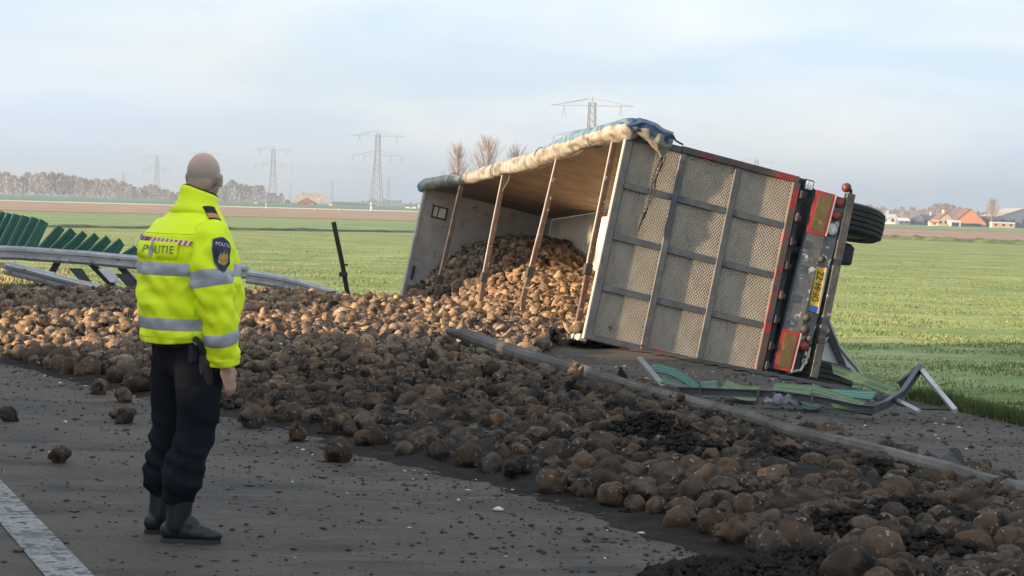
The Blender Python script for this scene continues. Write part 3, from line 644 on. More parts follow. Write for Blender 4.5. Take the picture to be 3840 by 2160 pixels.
# inside the trailer (local heap surface: y over (c, a))
def heap_y(a, c):
    bf = min(max(.34+.03*a, -.22+.245*a), 2.22)
    return bf*(1-.74*(c/2.26)**2.5)*(.96+.06*math.sin(a*1.7))
inner = []; grid = {}
for _ in range(40000):
    a = rng.uniform(.1, 10.0); c = rng.uniform(.08, 2.34); r = brad()*1.25; key = (int(a/.25), int(c/.25))
    if any((q[0]-a)**2+(q[1]-c)**2 < ((q[2]+r)*.66)**2 for i in (-1, 0, 1) for j in (-1, 0, 1) for q in grid.get((key[0]+i, key[1]+j), ())): continue
    grid.setdefault(key, []).append((a, c, r))
    w = t2w((-c, heap_y(a, c)+rng.uniform(-.03, .05), -a)); inner.append((np.array(w), r))
    if c > 1.2 and rng.random() < .5:   # steep face gets extra beets
        w = t2w((-c, heap_y(a, c)-.13, -a)); inner.append((np.array(w), brad()))

# individuals placed by hand: (px, py, half width in px)
hand = [(372, 1452, 38), (462, 1482, 34), (470, 1560, 38), (434, 1552, 26), (32, 1556, 34), (222, 1706, 42), (1268, 1690, 58), (1116, 1626, 40), (945, 1560, 60), (962, 1520, 56), (1172, 1568, 45), (1085, 1555, 48),
        (2970, 2018, 96), (3360, 1862, 78), (3170, 2105, 88), (3655, 2060, 84), (2730, 1965, 44), (2075, 1805, 68), (2100, 1712, 72), (2245, 1695, 76), (2372, 1712, 52), (2500, 1802, 78), (2290, 1790, 68), (2440, 1725, 40),
        (2560, 1918, 62), (2660, 1895, 52), (2460, 1905, 48), (3690, 1750, 34), (3118, 1690, 34), (2840, 1590, 36), (2480, 1490, 30), (3480, 1800, 52), (3620, 1830, 44), (3330, 1990, 70), (3480, 2000, 62), (2985, 1840, 52), (1760, 1715, 60), (1640, 1690, 42), (1840, 1745, 52), (1390, 1520, 60), (120, 1330, 52), (230, 1345, 46), (330, 1375, 58), (470, 1400, 44), (515, 1437, 52), (590, 1440, 36)]
hand_b = []
for x, y, hw in hand:
    p = ground_at(x, y+hw*.75, 0); Y = p[1]; r = hw/FPX*Y/1.12
    inside = in_poly(np.array([p[0]]), np.array([p[1]]))[0]; z = r*.80
    if inside: z += float(pile_h(np.array([p[0]]), np.array([p[1]]))[0])*.6
    # keep on the pixel ray: depth from the surface it rests on
    q = ground_at(x, y, z); hand_b.append((q, r))
def clear(lst):
    H = np.array([[q[0], q[1], r] for q, r in hand_b]); out = []
    for p, r in lst:
        d = np.hypot(H[:, 0]-p[0], H[:, 1]-p[1])
        if (d < (H[:, 2]+r)*.85).any(): continue
        out.append((p, r))
    return out
outer = clear(outer)
# rank by size in the picture
def app(p, r):
    d = p-CPOS; z = d@FW; x = 1920+FPX*(d@CR)/z; y = 1080-FPX*(d@CU)/z
    return (r/z if (-60 < x < 3900 and y < 2230) else 0.)
outer.sort(key=lambda q: -app(*q))
NIND = 300-len(hand_b)
indiv = hand_b+outer[:NIND]; rest = outer[NIND:]+inner
def toned():
    b = rng.uniform(.55, 1.35); w = rng.uniform(-.10, .08); return np.array([b*(1+w), b, b*(1-w), 1.])
himesh = []
for i, (v, f) in enumerate(HI):
    me = big_mesh('beet', v*.08, f, BEET, True, np.tile(toned()*np.array([.47, .47, .49, 1]), (len(v), 1))); himesh.append(me)  # individual near beets darkened too: soil coat plus painted shade
BIG = [r for p, r in indiv]
for i, (p, r) in enumerate(indiv):
    o = bpy.data.objects.new('sugar_beet', himesh[i % len(himesh)]); COL.objects.link(o)
    R3 = rand_rot(.3); el = 1.12
    o.matrix_world = Matrix.Translation(Vector(p)) @ Matrix([list(R3[k]) for k in range(3)]).to_4x4() @ Matrix.Scale(r/.08, 4)
    if i < len(hand_b) and i < 12:
        lab = 'muddy sugar beet lying loose on the road apart from the pile'; gr = 'stray beets on the road'
    else:
        lab = 'soil-caked sugar beet in the near edge of the spilled pile'; gr = 'beets along the near edge of the pile'
    tag(o, lab, 'sugar beet', gr)
def merge_beets(lst, lib):
    Vs = []; Fs = []; Ts = []; k = 0
    for i, (p, r) in enumerate(lst):
        v, f = lib[rng.integers(len(lib))]; w = (v*r*np.array([1, 1, 1.12]))@rand_rot(.8).T+p
        Vs.append(w); Fs.append(f+k); k_t = .40+.60*float(smooth01((p[1]-16)/5)); Ts.append(np.tile(toned()*np.array([k_t, k_t*(1.03 if p[1] < 16 else 1), k_t*(1.10 if p[1] < 16 else 1), 1]), (len(v), 1))); k += len(v)  # nearer beets toned darker: soil coating plus foreground shade painted into the colour
    return np.vstack(Vs), np.vstack(Fs), np.vstack(Ts)
near_r = [q for q in rest if q[0][1] < 17.5]; far_r = [q for q in rest if q[0][1] >= 17.5]
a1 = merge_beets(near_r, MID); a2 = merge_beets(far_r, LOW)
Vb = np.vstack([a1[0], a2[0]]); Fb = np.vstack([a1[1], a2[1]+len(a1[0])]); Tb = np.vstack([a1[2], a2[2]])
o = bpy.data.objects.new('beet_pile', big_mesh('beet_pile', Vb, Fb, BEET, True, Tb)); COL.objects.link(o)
tag(o, 'huge spilled heap of brown sugar beets reaching into the overturned trailer', 'beet pile', kind='stuff')
print('beets', len(indiv), len(near_r), len(far_r), 'quads', len(Fb))

# soil under and between the beets
xs = np.arange(-9.8, 3.9, .10); ys = np.arange(7.2, 33.8, .10); SX, SY = np.meshgrid(xs, ys)
ins0 = in_poly(SX, SY); dnS = seg_dist(SX, SY, NEAR); skirt = (~ins0) & (dnS < 1.3); ins = ins0 | skirt
SH = np.where(ins0, pile_h(SX, SY)*.85+.02+.05*vnoise(SX, SY, 2.3)+.055*smooth01((17-SY)/3)*smooth01(dnS/.5)+.02*vnoise(SX, SY, 7.), .022*(1-dnS/.20)+.012*vnoise(SX, SY, 1.9)+.014*vnoise(SX, SY, 6.))
SH = np.where(edge_dist(SX, SY) < 0, SH, SH+ground_h(SX, SY)*.9)
SH = np.where(ins, np.where(ins0, np.maximum(SH, .006), np.maximum(SH, -.03)), -.03)
Vv = np.stack([SX.ravel(), SY.ravel(), SH.ravel()], 1); I = np.arange(SX.size).reshape(SX.shape); keep = (ins[:-1, :-1] | ins[1:, 1:] | ins[1:, :-1] | ins[:-1, 1:]).ravel()
Fs = np.stack([I[:-1, :-1].ravel(), I[:-1, 1:].ravel(), I[1:, 1:].ravel(), I[1:, :-1].ravel()], 1)[keep]
o = bpy.data.objects.new('loose_soil', big_mesh('loose_soil', Vv, Fs, SOIL)); COL.objects.link(o); tag(o, 'dark loose soil between and under the spilled beets', 'soil', kind='stuff')
hv = []; hf = []; na, nc_ = 60, 16
for i in range(na):
    for j in range(nc_):
        a = .06+9.95*i/(na-1); c = .01+2.3*j/(nc_-1); hv.append(tuple(t2w((-c, max(heap_y(a, c)-.07, .04), -a))))
for i in range(na-1):
    for j in range(nc_-1): hf.append((i*nc_+j, i*nc_+j+1, (i+1)*nc_+j+1, (i+1)*nc_+j))
tag(new_obj('heap_soil', hv, hf, SOIL, smooth=True), 'dark soil under the beets left inside the trailer', 'soil', kind='stuff')
# earth clods, crumbs and pale beet chips over the road and pile
def crumbs(name, n, gen, size, material, label, cat, flat=.6):
    base = np.array([(1, 0, 0), (-1, 0, 0), (0, 1, 0), (0, -1, 0), (0, 0, 1), (0, 0, -1)], float); bf = np.array([(0, 2, 4), (2, 1, 4), (1, 3, 4), (3, 0, 4), (2, 0, 5), (1, 2, 5), (3, 1, 5), (0, 3, 5)])
    Vs = []; Fs = []; k = 0
    for i in range(n):
        p = gen()
        if p is None: continue
        s = size()*np.array([rng.uniform(.6, 1.5), rng.uniform(.6, 1.5), flat*rng.uniform(.5, 1.3)]); v = (base*(1+rng.uniform(-.3, .3, (6, 1))))*s
        a = rng.uniform(0, 2*PI); v = v@np.array([[math.cos(a), math.sin(a), 0], [-math.sin(a), math.cos(a), 0], [0, 0, 1]]); Vs.append(v+p+np.array([0, 0, s[2]*.5])); Fs.append(bf+k); k += 6
    o = bpy.data.objects.new(name, big_mesh(name, np.vstack(Vs), np.vstack(Fs), material, False)); COL.objects.link(o); return tag(o, label, cat, kind='stuff')
def surf(x, y):
    if in_poly(np.array([x]), np.array([y]))[0]: return float(pile_h(np.array([x]), np.array([y]))[0])
    return 0.
def gen_road():
    d = min(rng.exponential(.35 if rng.random() < .5 else 1.2), 7); k = rng.integers(3, len(NEAR)-1); t = rng.random(); p = NEAR[k]*(1-t)+NEAR[k+1]*t; q = p+np.array([-.82, -.57])*d
    return np.array([q[0], q[1], 0.])
def gen_all():
    x = rng.uniform(-5, 5.); y = rng.uniform(7, 22)
    if abs(x) > y*.29 or edge_dist(np.array(x), np.array(y)) > -.05: return None
    return np.array([x, y, 0.])
def gen_pile(extra=.06):
    while True:
        k = rng.integers(0, len(near_r)); p, r = near_r[k]
        return np.array([p[0]+rng.uniform(-.1, .1), p[1]+rng.uniform(-.1, .1), p[2]+rng.uniform(-.04, .02)])
def gen_right():
    y = rng.uniform(11.5, 21); k = np.interp(y, FAR[1:7, 1], FAR[1:7, 0]); x = k+rng.uniform(.0, 2.8)
    if edge_dist(np.array(x), np.array(y)) > .15: return None
    return np.array([x, y, 0.])
CRUMB = mat('crumb_earth', (.034, .029, .025), (.065, .055, .046), 6., .95)
crumbs('earth_crumbs', 3400, gen_road, lambda: min(rng.gamma(1.2, .004)+.002, .018), CRUMB, 'dark crumbs of earth strewn over the muddy road', 'soil')
crumbs('road_grit', 6500, gen_all, lambda: rng.gamma(1.5, .0045)+.002, mat('dry_mud', (.06, .05, .042), (.13, .11, .09), 8., .95), 'small brown grit scattered on the road', 'grit')
crumbs('beet_chips', 330, lambda: gen_right() if rng.random() < .45 else (gen_road() if rng.random() < .45 else gen_pile()), lambda: rng.gamma(2., .0052)+.003, WHITECHIP, 'small white beet splinters scattered over road and pile', 'chips', .4)
crumbs('verge_clods', 1500, gen_right, lambda: min(rng.gamma(1.3, .006)+.003, .026), CRUMB, 'dark clods of earth on the road beside the verge', 'soil')
crumbs('pile_clods', 9000, gen_pile, lambda: min(rng.gamma(1.5, .006)+.003, .022), SOIL, 'crumbly black earth lying over the near beets', 'soil', .8)
# black earth heaps in the near pile: crumbly, made of clods
OCT = np.array([(1, 0, 0), (-1, 0, 0), (0, 1, 0), (0, -1, 0), (0, 0, 1), (0, 0, -1)], float); OCF = np.array([(0, 2, 4), (2, 1, 4), (1, 3, 4), (3, 0, 4), (2, 0, 5), (1, 2, 5), (3, 1, 5), (0, 3, 5)])
for i, (x, y, w, h) in enumerate(((2440, 1640, .40, .22), (2560, 1690, .38, .16), (3180, 1960, .40, .15), (2960, 1730, .42, .15), (3500, 2040, .34, .14), (3080, 2060, .36, .10), (2330, 1560, .28, .13), (3290, 1760, .36, .13), (2750, 1850, .34, .12), (3420, 1900, .36, .12), (2150, 1640, .30, .10), (2800, 2080, .36, .08), (3650, 1950, .34, .10))):
    p = ground_at(x, y, .12); Vs = []; Fs = []
    for k in range(1500):
        rr = w*math.sqrt(rng.random())*(1+.25*mnoise.noise(Vector((k*.01, i, 0)))); th = rng.uniform(0, 2*PI); z = h*(1-(rr/w)**1.6)*rng.random()**.35
        sc = min(rng.gamma(1.5, .007)+.006, .032); v = OCT*sc*rng.uniform(.6, 1.4, (6, 1))*np.array([1.2, 1.2, .8]); a = rng.uniform(0, 2*PI)
        v = v@np.array([[math.cos(a), math.sin(a), 0], [-math.sin(a), math.cos(a), 0], [0, 0, 1]])
        Vs.append(v+np.array([rr*math.cos(th)*1.25, rr*math.sin(th), z])); Fs.append(OCF+6*k)
    o = bpy.data.objects.new('earth_heap', big_mesh('earth_heap', np.vstack(Vs), np.vstack(Fs), SOIL, False)); COL.objects.link(o); o.location = (p[0], p[1], surf(p[0], p[1])*.8+.02)
    tag(o, 'crumbly heap of black earth among the near beets', 'earth heap', 'earth heaps in the near pile')

# ------------------------------------------------------------------ police officer
def eval_mesh(mb, mods):
    me = bpy.data.meshes.new('tmp'); me.from_pydata([tuple(v) for v in mb.v], [], mb.f)
    bm = bmesh.new(); bm.from_mesh(me); bmesh.ops.recalc_face_normals(bm, faces=bm.faces); bm.to_mesh(me); bm.free()
    o = bpy.data.objects.new('tmp', me); COL.objects.link(o)
    for kind, kw in mods:
        md = o.modifiers.new(kind, kind)
        for k, v in kw.items(): setattr(md, k, v)
    dg = bpy.context.evaluated_depsgraph_get(); r = bpy.data.meshes.new_from_object(o.evaluated_get(dg)); bpy.data.objects.remove(o); return r
def ell(mb, c, r, n=20, mrow=12, rot=None):
    vs = []; fs = []
    for i in range(mrow+1):
        a = PI*i/mrow
        for k in range(n):
            b = 2*PI*k/n; p = Vector((r[0]*max(math.sin(a), .02)*math.cos(b), r[1]*max(math.sin(a), .02)*math.sin(b), r[2]*math.cos(a)))
            if rot is not None: p = rot @ p
            vs.append(Vector(c)+p)
    for i in range(mrow):
        for k in range(n): fs.append((i*n+k, (i+1)*n+k, (i+1)*n+(k+1) % n, i*n+(k+1) % n))
    fs += [tuple(range(n)), tuple(mrow*n+k for k in range(n))[::-1]]
    mb.add(vs, fs)
def limb(mb, pts, rad, n=18, flat=1.):
    """tapered limb, resampled smoothly, rounded ends"""
    P_ = [Vector(p) for p in pts]; m_ = 8*(len(P_)-1)+1; cs = []; rs = []
    for i in range(m_):
        s = i/(m_-1)*(len(P_)-1); k = min(int(s), len(P_)-2); f = s-k
        p0 = P_[max(k-1, 0)]; p1 = P_[k]; p2 = P_[k+1]; p3 = P_[min(k+2, len(P_)-1)]
        cs.append(.5*((2*p1)+(p2-p0)*f+(2*p0-5*p1+4*p2-p3)*f*f+(3*p1-p0-3*p2+p3)*f**3)); rs.append(rad[k]*(1-f)+rad[k+1]*f)
    mb.tube(cs, rs, n, flat=flat, up=(0, 1, 0))
    ell(mb, cs[0], (rs[0],)*3, 14, 8); ell(mb, cs[-1], (rs[-1],)*3, 14, 8)
def obj_me(name, me, material, parent, smooth=True):
    me.materials.clear(); me.materials.append(material)
    if smooth: me.polygons.foreach_set('use_smooth', [True]*len(me.polygons))
    o = bpy.data.objects.new(name, me); COL.objects.link(o); o.parent = parent; return o
YAW = math.radians(50); PX0 = at_depth(702, 1300, 9.55)
officer = thing('person', 'bald police officer in fluorescent yellow jacket standing with back turned', 'person', (float(PX0[0]), 9.55, 0), (0, 0, -YAW))

def skin_mat():
    M = mat('skin', (.50, .30, .235), (.58, .36, .28), 14., .5, .25, 120., bdist=.002); n = M.node_tree.nodes; l = M.node_tree.links; b = n['Principled BSDF']
    src = b.inputs['Base Color'].links[0].from_socket; t = n.new('ShaderNodeTexCoord'); sx = n.new('ShaderNodeSeparateXYZ'); l.new(t.outputs['Object'], sx.inputs[0])
    # stubble around the sides and back of the skull, bare skin on the crown
    r = n.new('ShaderNodeValToRGB'); e = r.color_ramp.elements; e[0].position = 0; e[0].color = (0, 0, 0, 1); e[1].position = 1; e[1].color = (0, 0, 0, 1)
    mr = n.new('ShaderNodeMapRange'); mr.inputs[1].default_value = 1.64; mr.inputs[2].default_value = 1.86; l.new(sx.outputs['Z'], mr.inputs[0])
    for p, c in ((.20, 0.), (.36, .75), (.62, .7), (.84, .15), (.93, 0.)):
        q = e.new(p); q.color = (c, c, c, 1)
    l.new(mr.outputs[0], r.inputs[0]); mm = n.new('ShaderNodeMixRGB'); l.new(r.outputs[0], mm.inputs['Fac']); l.new(src, mm.inputs['Color1']); mm.inputs['Color2'].default_value = (.34, .29, .265, 1); l.new(mm.outputs[0], b.inputs['Base Color'])
    b.inputs['Subsurface Weight'].default_value = .08
    return M
SKIN = skin_mat()
# body: head, neck, trunk, limbs, hands in one surface
B = MB(); HY = math.radians(38)         # head turned to his left of the chest
RH = Matrix.Rotation(HY, 3, 'Z'); HC = Vector((-.005, .075, 1.755))
def hd(x, y, z): return HC + RH @ Vector((x, y, z))
ell(B, hd(0, -.012, .008), (.077, .098, .094), 28, 18, RH)
ell(B, hd(0, .03, -.045), (.062, .072, .080), 24, 14, RH)
ell(B, hd(0, -.055, -.035), (.060, .050, .062), 20, 12, RH)
ell(B, hd(0, .060, -.100), (.036, .036, .028), 16, 10, RH)            # chin
ell(B, hd(0, .103, -.035), (.013, .020, .026), 12, 8, RH)             # nose
ell(B, hd(0, .094, -.005), (.045, .016, .012), 14, 8, RH)             # brow
ell(B, hd(0, .098, -.073), (.022, .010, .009), 12, 8, RH)             # mouth
for s in (-1, 1):
    ell(B, hd(.030*s, .085, -.018), (.012, .010, .008), 10, 8, RH)
    re = RH @ Matrix.Rotation(-.35*s, 3, 'Z') @ Matrix.Rotation(.15, 3, 'X')
    ell(B, hd(.081*s, -.005, -.028), (.0105, .021, .036), 14, 10, re)
    ell(B, hd(.086*s, -.012, -.015), (.007, .018, .020), 12, 8, re)
limb(B, [(-.005, .045, 1.69), (0, .03, 1.60), (0, .02, 1.50)], [.060, .060, .072])
limb(B, [(0, .02, 1.45), (0, .02, 1.25), (0, .01, 1.0)], [.13, .135, .13])
for s in (-1, 1): limb(B, [(.08*s, .02, 1.45), (.18*s, 0, 1.43)], [.06, .05])
ARM_R = [(.170, -.005, 1.490), (.214, -.012, 1.43), (.250, -.030, 1.30), (.268, -.022, 1.19), (.268, .012, 1.05), (.256, .042, .93), (.250, .056, .855)]
ARM_L = [(-.170, -.005, 1.490), (-.212, -.010, 1.43), (-.250, -.018, 1.30), (-.262, .012, 1.19), (-.246, .085, 1.08), (-.21, .155, 1.00), (-.19, .19, .965)]
for A_ in (ARM_R, ARM_L): limb(B, A_, [.030, .048, .048, .045, .042, .035, .030])
def hand(w, dirv, side, out):
    """w wrist, dirv finger direction, side = thumb direction, out = back of the hand"""
    w = Vector(w); d = Vector(dirv).normalized(); t = Vector(side).normalized(); o = Vector(out).normalized()
    rot = Matrix((t, o, d)).transposed(); ell(B, w+d*.045, (.040, .017, .055), 18, 12, rot); limb(B, [w-d*.03, w+d*.02], [.029, .027])
    for k, (off, ln) in enumerate(((.028, .072), (.010, .080), (-.009, .075), (-.027, .060))):
        b_ = w+d*.088+t*off; c1 = b_+d*ln*.45-o*.006; c2 = c1+d*ln*.32-o*.018; c3 = c2+d*ln*.2-o*.020
        limb(B, [b_-d*.02, c1, c2, c3], [.0098, .0092, .0084, .0070], 10)
    b_ = w+d*.028+t*.032; limb(B, [b_, b_+d*.028+t*.020-o*.010, b_+d*.055+t*.022-o*.022], [.0125, .011, .0085], 10)
hand((.246, .062, .850), (-.10, .38, -1), (-.15, 1, .2), (1, .12, 0))
hand((-.185, .20, .955), (.45, .55, -.75), (.6, .3, .6), (-.7, .5, -.1))
for s, hp in ((1, [(.095, 0, .92), (.11, 0, .75), (.105, -.01, .52), (.10, -.075, .30), (.10, -.092, .10)]), (-1, [(-.1, 0, .92), (-.13, 0, .75), (-.15, 0, .52), (-.168, -.022, .30), (-.174, -.030, .10)])):
    limb(B, hp, [.095, .08, .06, .042, .032])
obj_me('body', eval_mesh(B, [('REMESH', dict(mode='VOXEL', voxel_size=.0055)), ('SMOOTH', dict(factor=.5, iterations=3))]), SKIN, officer)

# jacket
JZ = [.955, 1.0, 1.1, 1.2, 1.3, 1.4, 1.46, 1.505, 1.55, 1.59, 1.62]
JRX = [.205, .214, .216, .222, .230, .236, .232, .205, .150, .105, .088]; JRY = [.190, .205, .225, .235, .225, .205, .185, .155, .125, .100, .088]; JCY = [-.010, -.005, .010, .015, .005, -.010, -.012, .0, .020, .035, .042]
def jac(th, z, off=0., raw=False):
    rx = np.interp(z, JZ, JRX); ry = np.interp(z, JZ, JRY); cy = np.interp(z, JZ, JCY)
    c, s = math.cos(th), math.sin(th); e = 2/2.35; x = math.copysign(abs(c)**e, c); y = math.copysign(abs(s)**e, s)
    if not raw:
        env = min(1, max(0, (1.50-z)/.12))
        w = .010*env*mnoise.noise(Vector((c*2.2, s*2.2, z*7)))
        w += .007*env*mnoise.noise(Vector((c*3+z*4, s*3, z*16+c*3)))
        w += .0045*env*math.sin(z*52+th*5+3*mnoise.noise(Vector((c*2, s*2, z*5))))*max(0, math.sin(th*1.0+PI*1.15))*(1 if .99 < z < 1.30 else .2)
        rg = 1-2.2*abs(mnoise.noise(Vector((c*1.7+z*2.2, s*1.7-z*1.2, z*6.5)))); w += .010*env*max(rg, -.4)*(1 if z < 1.27 else .5)
        rg = 1-2.6*abs(mnoise.noise(Vector((c*3.1-z*5, s*3.1+z*3, z*11+4)))); w += .0055*env*max(rg, -.4)
        blou = .012*math.exp(-((z-1.12)/.05)**2)-.010*math.exp(-((z-1.02)/.03)**2)
        off = off+w+blou*.6
    n_ = Vector((x/rx, y/ry, 0)).normalized()
    return Vector((rx*x, cy+ry*y, z))+n_*off
nz_, nt = 96, 96; vs = []; fs = []
for i in range(nz_):
    z = .955+(1.620-.955)*i/(nz_-1)
    for k in range(nt): 
        p = jac(2*PI*k/nt, z); p.z += .010*math.sin(2*PI*k/nt*2+1)*(1-smooth01((z-.955)/.12)); vs.append(p)
for i in range(nz_-1):
    for k in range(nt): fs.append((i*nt+k, i*nt+(k+1) % nt, (i+1)*nt+(k+1) % nt, (i+1)*nt+k))
fs.append(tuple(range(nt)))
jacket = new_obj('jacket', vs, fs, HIVIS, officer, smooth=True)
def jband(th0, th1, z0, z1, off, n, name, material, parent, tilt=0., rows=4, mats=None, mi=None):
    vs = []; fs = []
    for i in range(n+1):
        th = th0+(th1-th0)*i/n; dz = tilt*(i/n)
        for j in range(rows+1):
            z = z0+(z1-z0)*j/rows+dz; o_ = off if 0 < j < rows else off*.15
            vs.append(jac(th, z, o_))
    for i in range(n):
        for j in range(rows): fs.append((i*(rows+1)+j, (i+1)*(rows+1)+j, (i+1)*(rows+1)+j+1, i*(rows+1)+j+1))
    return new_obj(name, vs, fs, material, parent, smooth=True)
jband(0, 2*PI, 1.270, 1.330, .005, 96, 'reflective_band', SILVER, jacket)
jband(0, 2*PI, 1.012, 1.068, .005, 96, 'reflective_band', SILVER, jacket)
TB = math.radians(270)
def dth(arc): return arc/.215
flap = jband(TB-dth(.085), TB+dth(.168), 1.345, 1.442, .012, 30, 'back_flap', HIVIS, jacket, rows=6)
SEAM = mat('seam_stitching', (.52, .66, .02), (.58, .72, .03), 80., .8)
jband(0, 2*PI, .975, .979, .0035, 96, 'hem_seam', SEAM, jacket, rows=2)
for sa in (math.radians(338), math.radians(205)):
    jband(sa-.008, sa+.008, .965, 1.40, .0030, 1, 'side_seam', SEAM, jacket, rows=40)
jband(TB-dth(.30), TB+dth(.30), 1.466, 1.469, .003, 40, 'yoke_seam', SEAM, jacket, rows=2)
# red and white piping over the yoke
vs = []; fs = []; mi = []; N = 34
for i in range(N):
    u0, u1 = i/N, (i+1)/N
    for u, k in ((u0, 0), (u1, 1)):
        for j, zz in ((0, 1.436), (1, 1.458)):
            uu = u-(.022*(1 if j == 0 else 0)); th = TB-dth(.20)+dth(.44)*uu; vs.append(jac(th, zz-.022*uu, .010))
    b_ = i*4; fs.append((b_, b_+2, b_+3, b_+1)); mi.append((2 if i % 3 else 0) if u0 < .42 else (0 if i % 2 else 1))
PIPE = [mat('piping_red', (.62, .05, .13), rough=.5), mat('piping_white', (.72, .70, .74), rough=.5), mat('piping_navy', (.05, .03, .10), rough=.5)]
new_obj('striped_piping', vs, fs, None, jacket, mats=PIPE, midx=mi)
LETTER = mat('dark_grey_print', (.10, .12, .09), rough=.5)
def put_text(body, size, arc, zc, name, parent, material, surf_fn):
    me = text_mesh(body, size); 
    for v in me.vertices: v.co = surf_fn(v.co.x+arc, v.co.y+zc)
    return obj_me(name, me, material, parent, False)
def on_back(u, z): return jac(TB+dth(u), z, .0155)
put_text('P', .052, -.010, 1.391, 'lettering', flap, LETTER, on_back)
for k, ch in enumerate('LITIE'): put_text(ch, .052, (.048, .070, .092, .114, .138)[k], 1.391, 'lettering', flap, LETTER, on_back)
def poly_on(pts, fn, name, material, parent):
    """fan of a 2D polygon mapped on a surface"""
    cx = sum(p[0] for p in pts)/len(pts); cy = sum(p[1] for p in pts)/len(pts); vs = [fn(cx, cy)]+[fn((p[0]*.5+cx*.5), (p[1]*.5+cy*.5)) for p in pts]+[fn(*p) for p in pts]; n = len(pts); fs = []
    for i in range(n): fs += [(0, 1+i, 1+(i+1) % n), (1+i, 1+n+i, 1+n+(i+1) % n, 1+(i+1) % n)]
    return new_obj(name, vs, fs, material, parent)
EM = mat('silver_emblem_print', (.30, .33, .30), rough=.4)
fl = lambda dx, dz, s: [(dx+a*s, dz+b*s) for a, b in ((-.2, -.5), (.25, -.45), (.35, -.1), (.15, .25), (.3, .6), (-.05, .35), (.0, 1.0), (-.3, .3), (-.4, -.1))]
ob = lambda u, z: jac(TB+dth(u), z, .0165)
poly_on([(.019+.0135*math.cos(a)*(1 if math.sin(a) < .3 else .9), 1.388+.014*math.sin(a)) for a in np.linspace(0, 2*PI, 15)[:-1]], ob, 'emblem_ring', EM, flap)
poly_on(fl(.019, 1.418, .020), ob, 'emblem_flame', EM, flap)
poly_on([(.005, 1.398), (.019, 1.392), (.033, 1.398), (.028, 1.408), (.010, 1.408)], lambda u, z: jac(TB+dth(u), z, .0175), 'emblem_book', EM, flap)
poly_on([(.019+.008*math.cos(a), 1.368+.012*math.sin(a)) for a in np.linspace(0, 2*PI, 11)[:-1]], lambda u, z: jac(TB+dth(u), z, .0175), 'emblem_base', EM, flap)
# collar
def ringshell(levels, name, material, parent, th=.008, n=48, thick_in=True):
    vs = []; fs = []
    for (cx, cy, z, rx, ry, dz) in levels:
        for k in range(n):
            a = 2*PI*k/n; vs.append((cx+rx*math.cos(a), cy+ry*math.sin(a), z+dz*math.sin(a)+.003*math.sin(3*a+z*30)))
    for i in range(len(levels)-1):
        for k in range(n): fs.append((i*n+k, i*n+(k+1) % n, (i+1)*n+(k+1) % n, (i+1)*n+k))
    o = new_obj(name, vs, fs, material, parent, smooth=True); md = o.modifiers.new('thick', 'SOLIDIFY'); md.thickness = th; md.offset = -1; return o
ringshell([(0, .028, 1.565, .138, .122, -.010), (-.003, .036, 1.592, .112, .106, -.012), (-.005, .044, 1.620, .098, .097, -.020), (-.006, .048, 1.648, .092, .093, -.028), (-.006, .050, 1.664, .089, .092, -.034)], 'collar', HIVIS, jacket, .007)
ringshell([(-.004, .050, 1.56, .080, .080, -.01), (-.005, .055, 1.65, .076, .079, -.025), (-.005, .055, 1.672, .0765, .080, -.030)], 'collar_lining', BLACKCLOTH, jacket, .006)
# sleeves
def cat(P_, t):
    s = t*(len(P_)-1); k = min(int(s), len(P_)-2); f = s-k; p0 = P_[max(k-1, 0)]; p1 = P_[k]; p2 = P_[k+1]; p3 = P_[min(k+2, len(P_)-1)]
    return .5*((2*p1)+(p2-p0)*f+(2*p0-5*p1+4*p2-p3)*f*f+(3*p1-p0-3*p2+p3)*f**3)
def sleeve_fn(path, rad, seed):
    P_ = [Vector(p) for p in path]
    def fn(t, a, off=0.):
        t = min(max(t, 0), 1); c = cat(P_, t); d = (cat(P_, min(t+.01, 1))-cat(P_, max(t-.01, 0))).normalized()
        u = Vector((0, 1, 0)); u = (u-d*u.dot(d)).normalized(); w = u.cross(d)    # w points sideways
        r = float(np.interp(t*(len(rad)-1), range(len(rad)), rad)); ca, sa = math.cos(a), math.sin(a)
        env = min(1, t/.25)*(1 if t < .93 else .3)
        wr = .011*env*mnoise.noise(Vector((ca*1.6+seed, sa*1.6, t*9)))+.006*env*math.sin(t*46+2.5*a+4*mnoise.noise(Vector((ca, sa, t*4+seed))))*(math.exp(-((t-.48)/.16)**2)+.25+.6*math.exp(-((t-.9)/.1)**2))
        rg = 1-2.4*abs(mnoise.noise(Vector((ca*1.2+seed+t*3, sa*1.2, t*7.5)))); wr += .010*env*max(rg, -.4)
        return c+(w*ca+u*sa)*(r+wr+off)
    return fn
def build_sleeve(fn, flipname='sleeve'):
    vs = []; fs = []; nt_, na_ = 72, 40
    for i in range(nt_+1):
        for k in range(na_): vs.append(fn(i/nt_, 2*PI*k/na_))
    c0 = len(vs); vs.append(fn(0, 0)*.5+fn(0, PI)*.5); 
    for i in range(nt_):
        for k in range(na_): fs.append((i*na_+k, i*na_+(k+1) % na_, (i+1)*na_+(k+1) % na_, (i+1)*na_+k))
    for k in range(na_): fs.append((k, (k+1) % na_, c0))
    o = new_obj(flipname, vs, fs, HIVIS, officer, smooth=True); md = o.modifiers.new('thick', 'SOLIDIFY'); md.thickness = .006; md.offset = -1
    return o
SR = sleeve_fn(ARM_R, [.080, .092, .092, .088, .083, .075, .067], 1.); SLf = sleeve_fn(ARM_L, [.080, .092, .090, .084, .078, .070, .064], 5.)
sr = build_sleeve(SR); sl = build_sleeve(SLf)
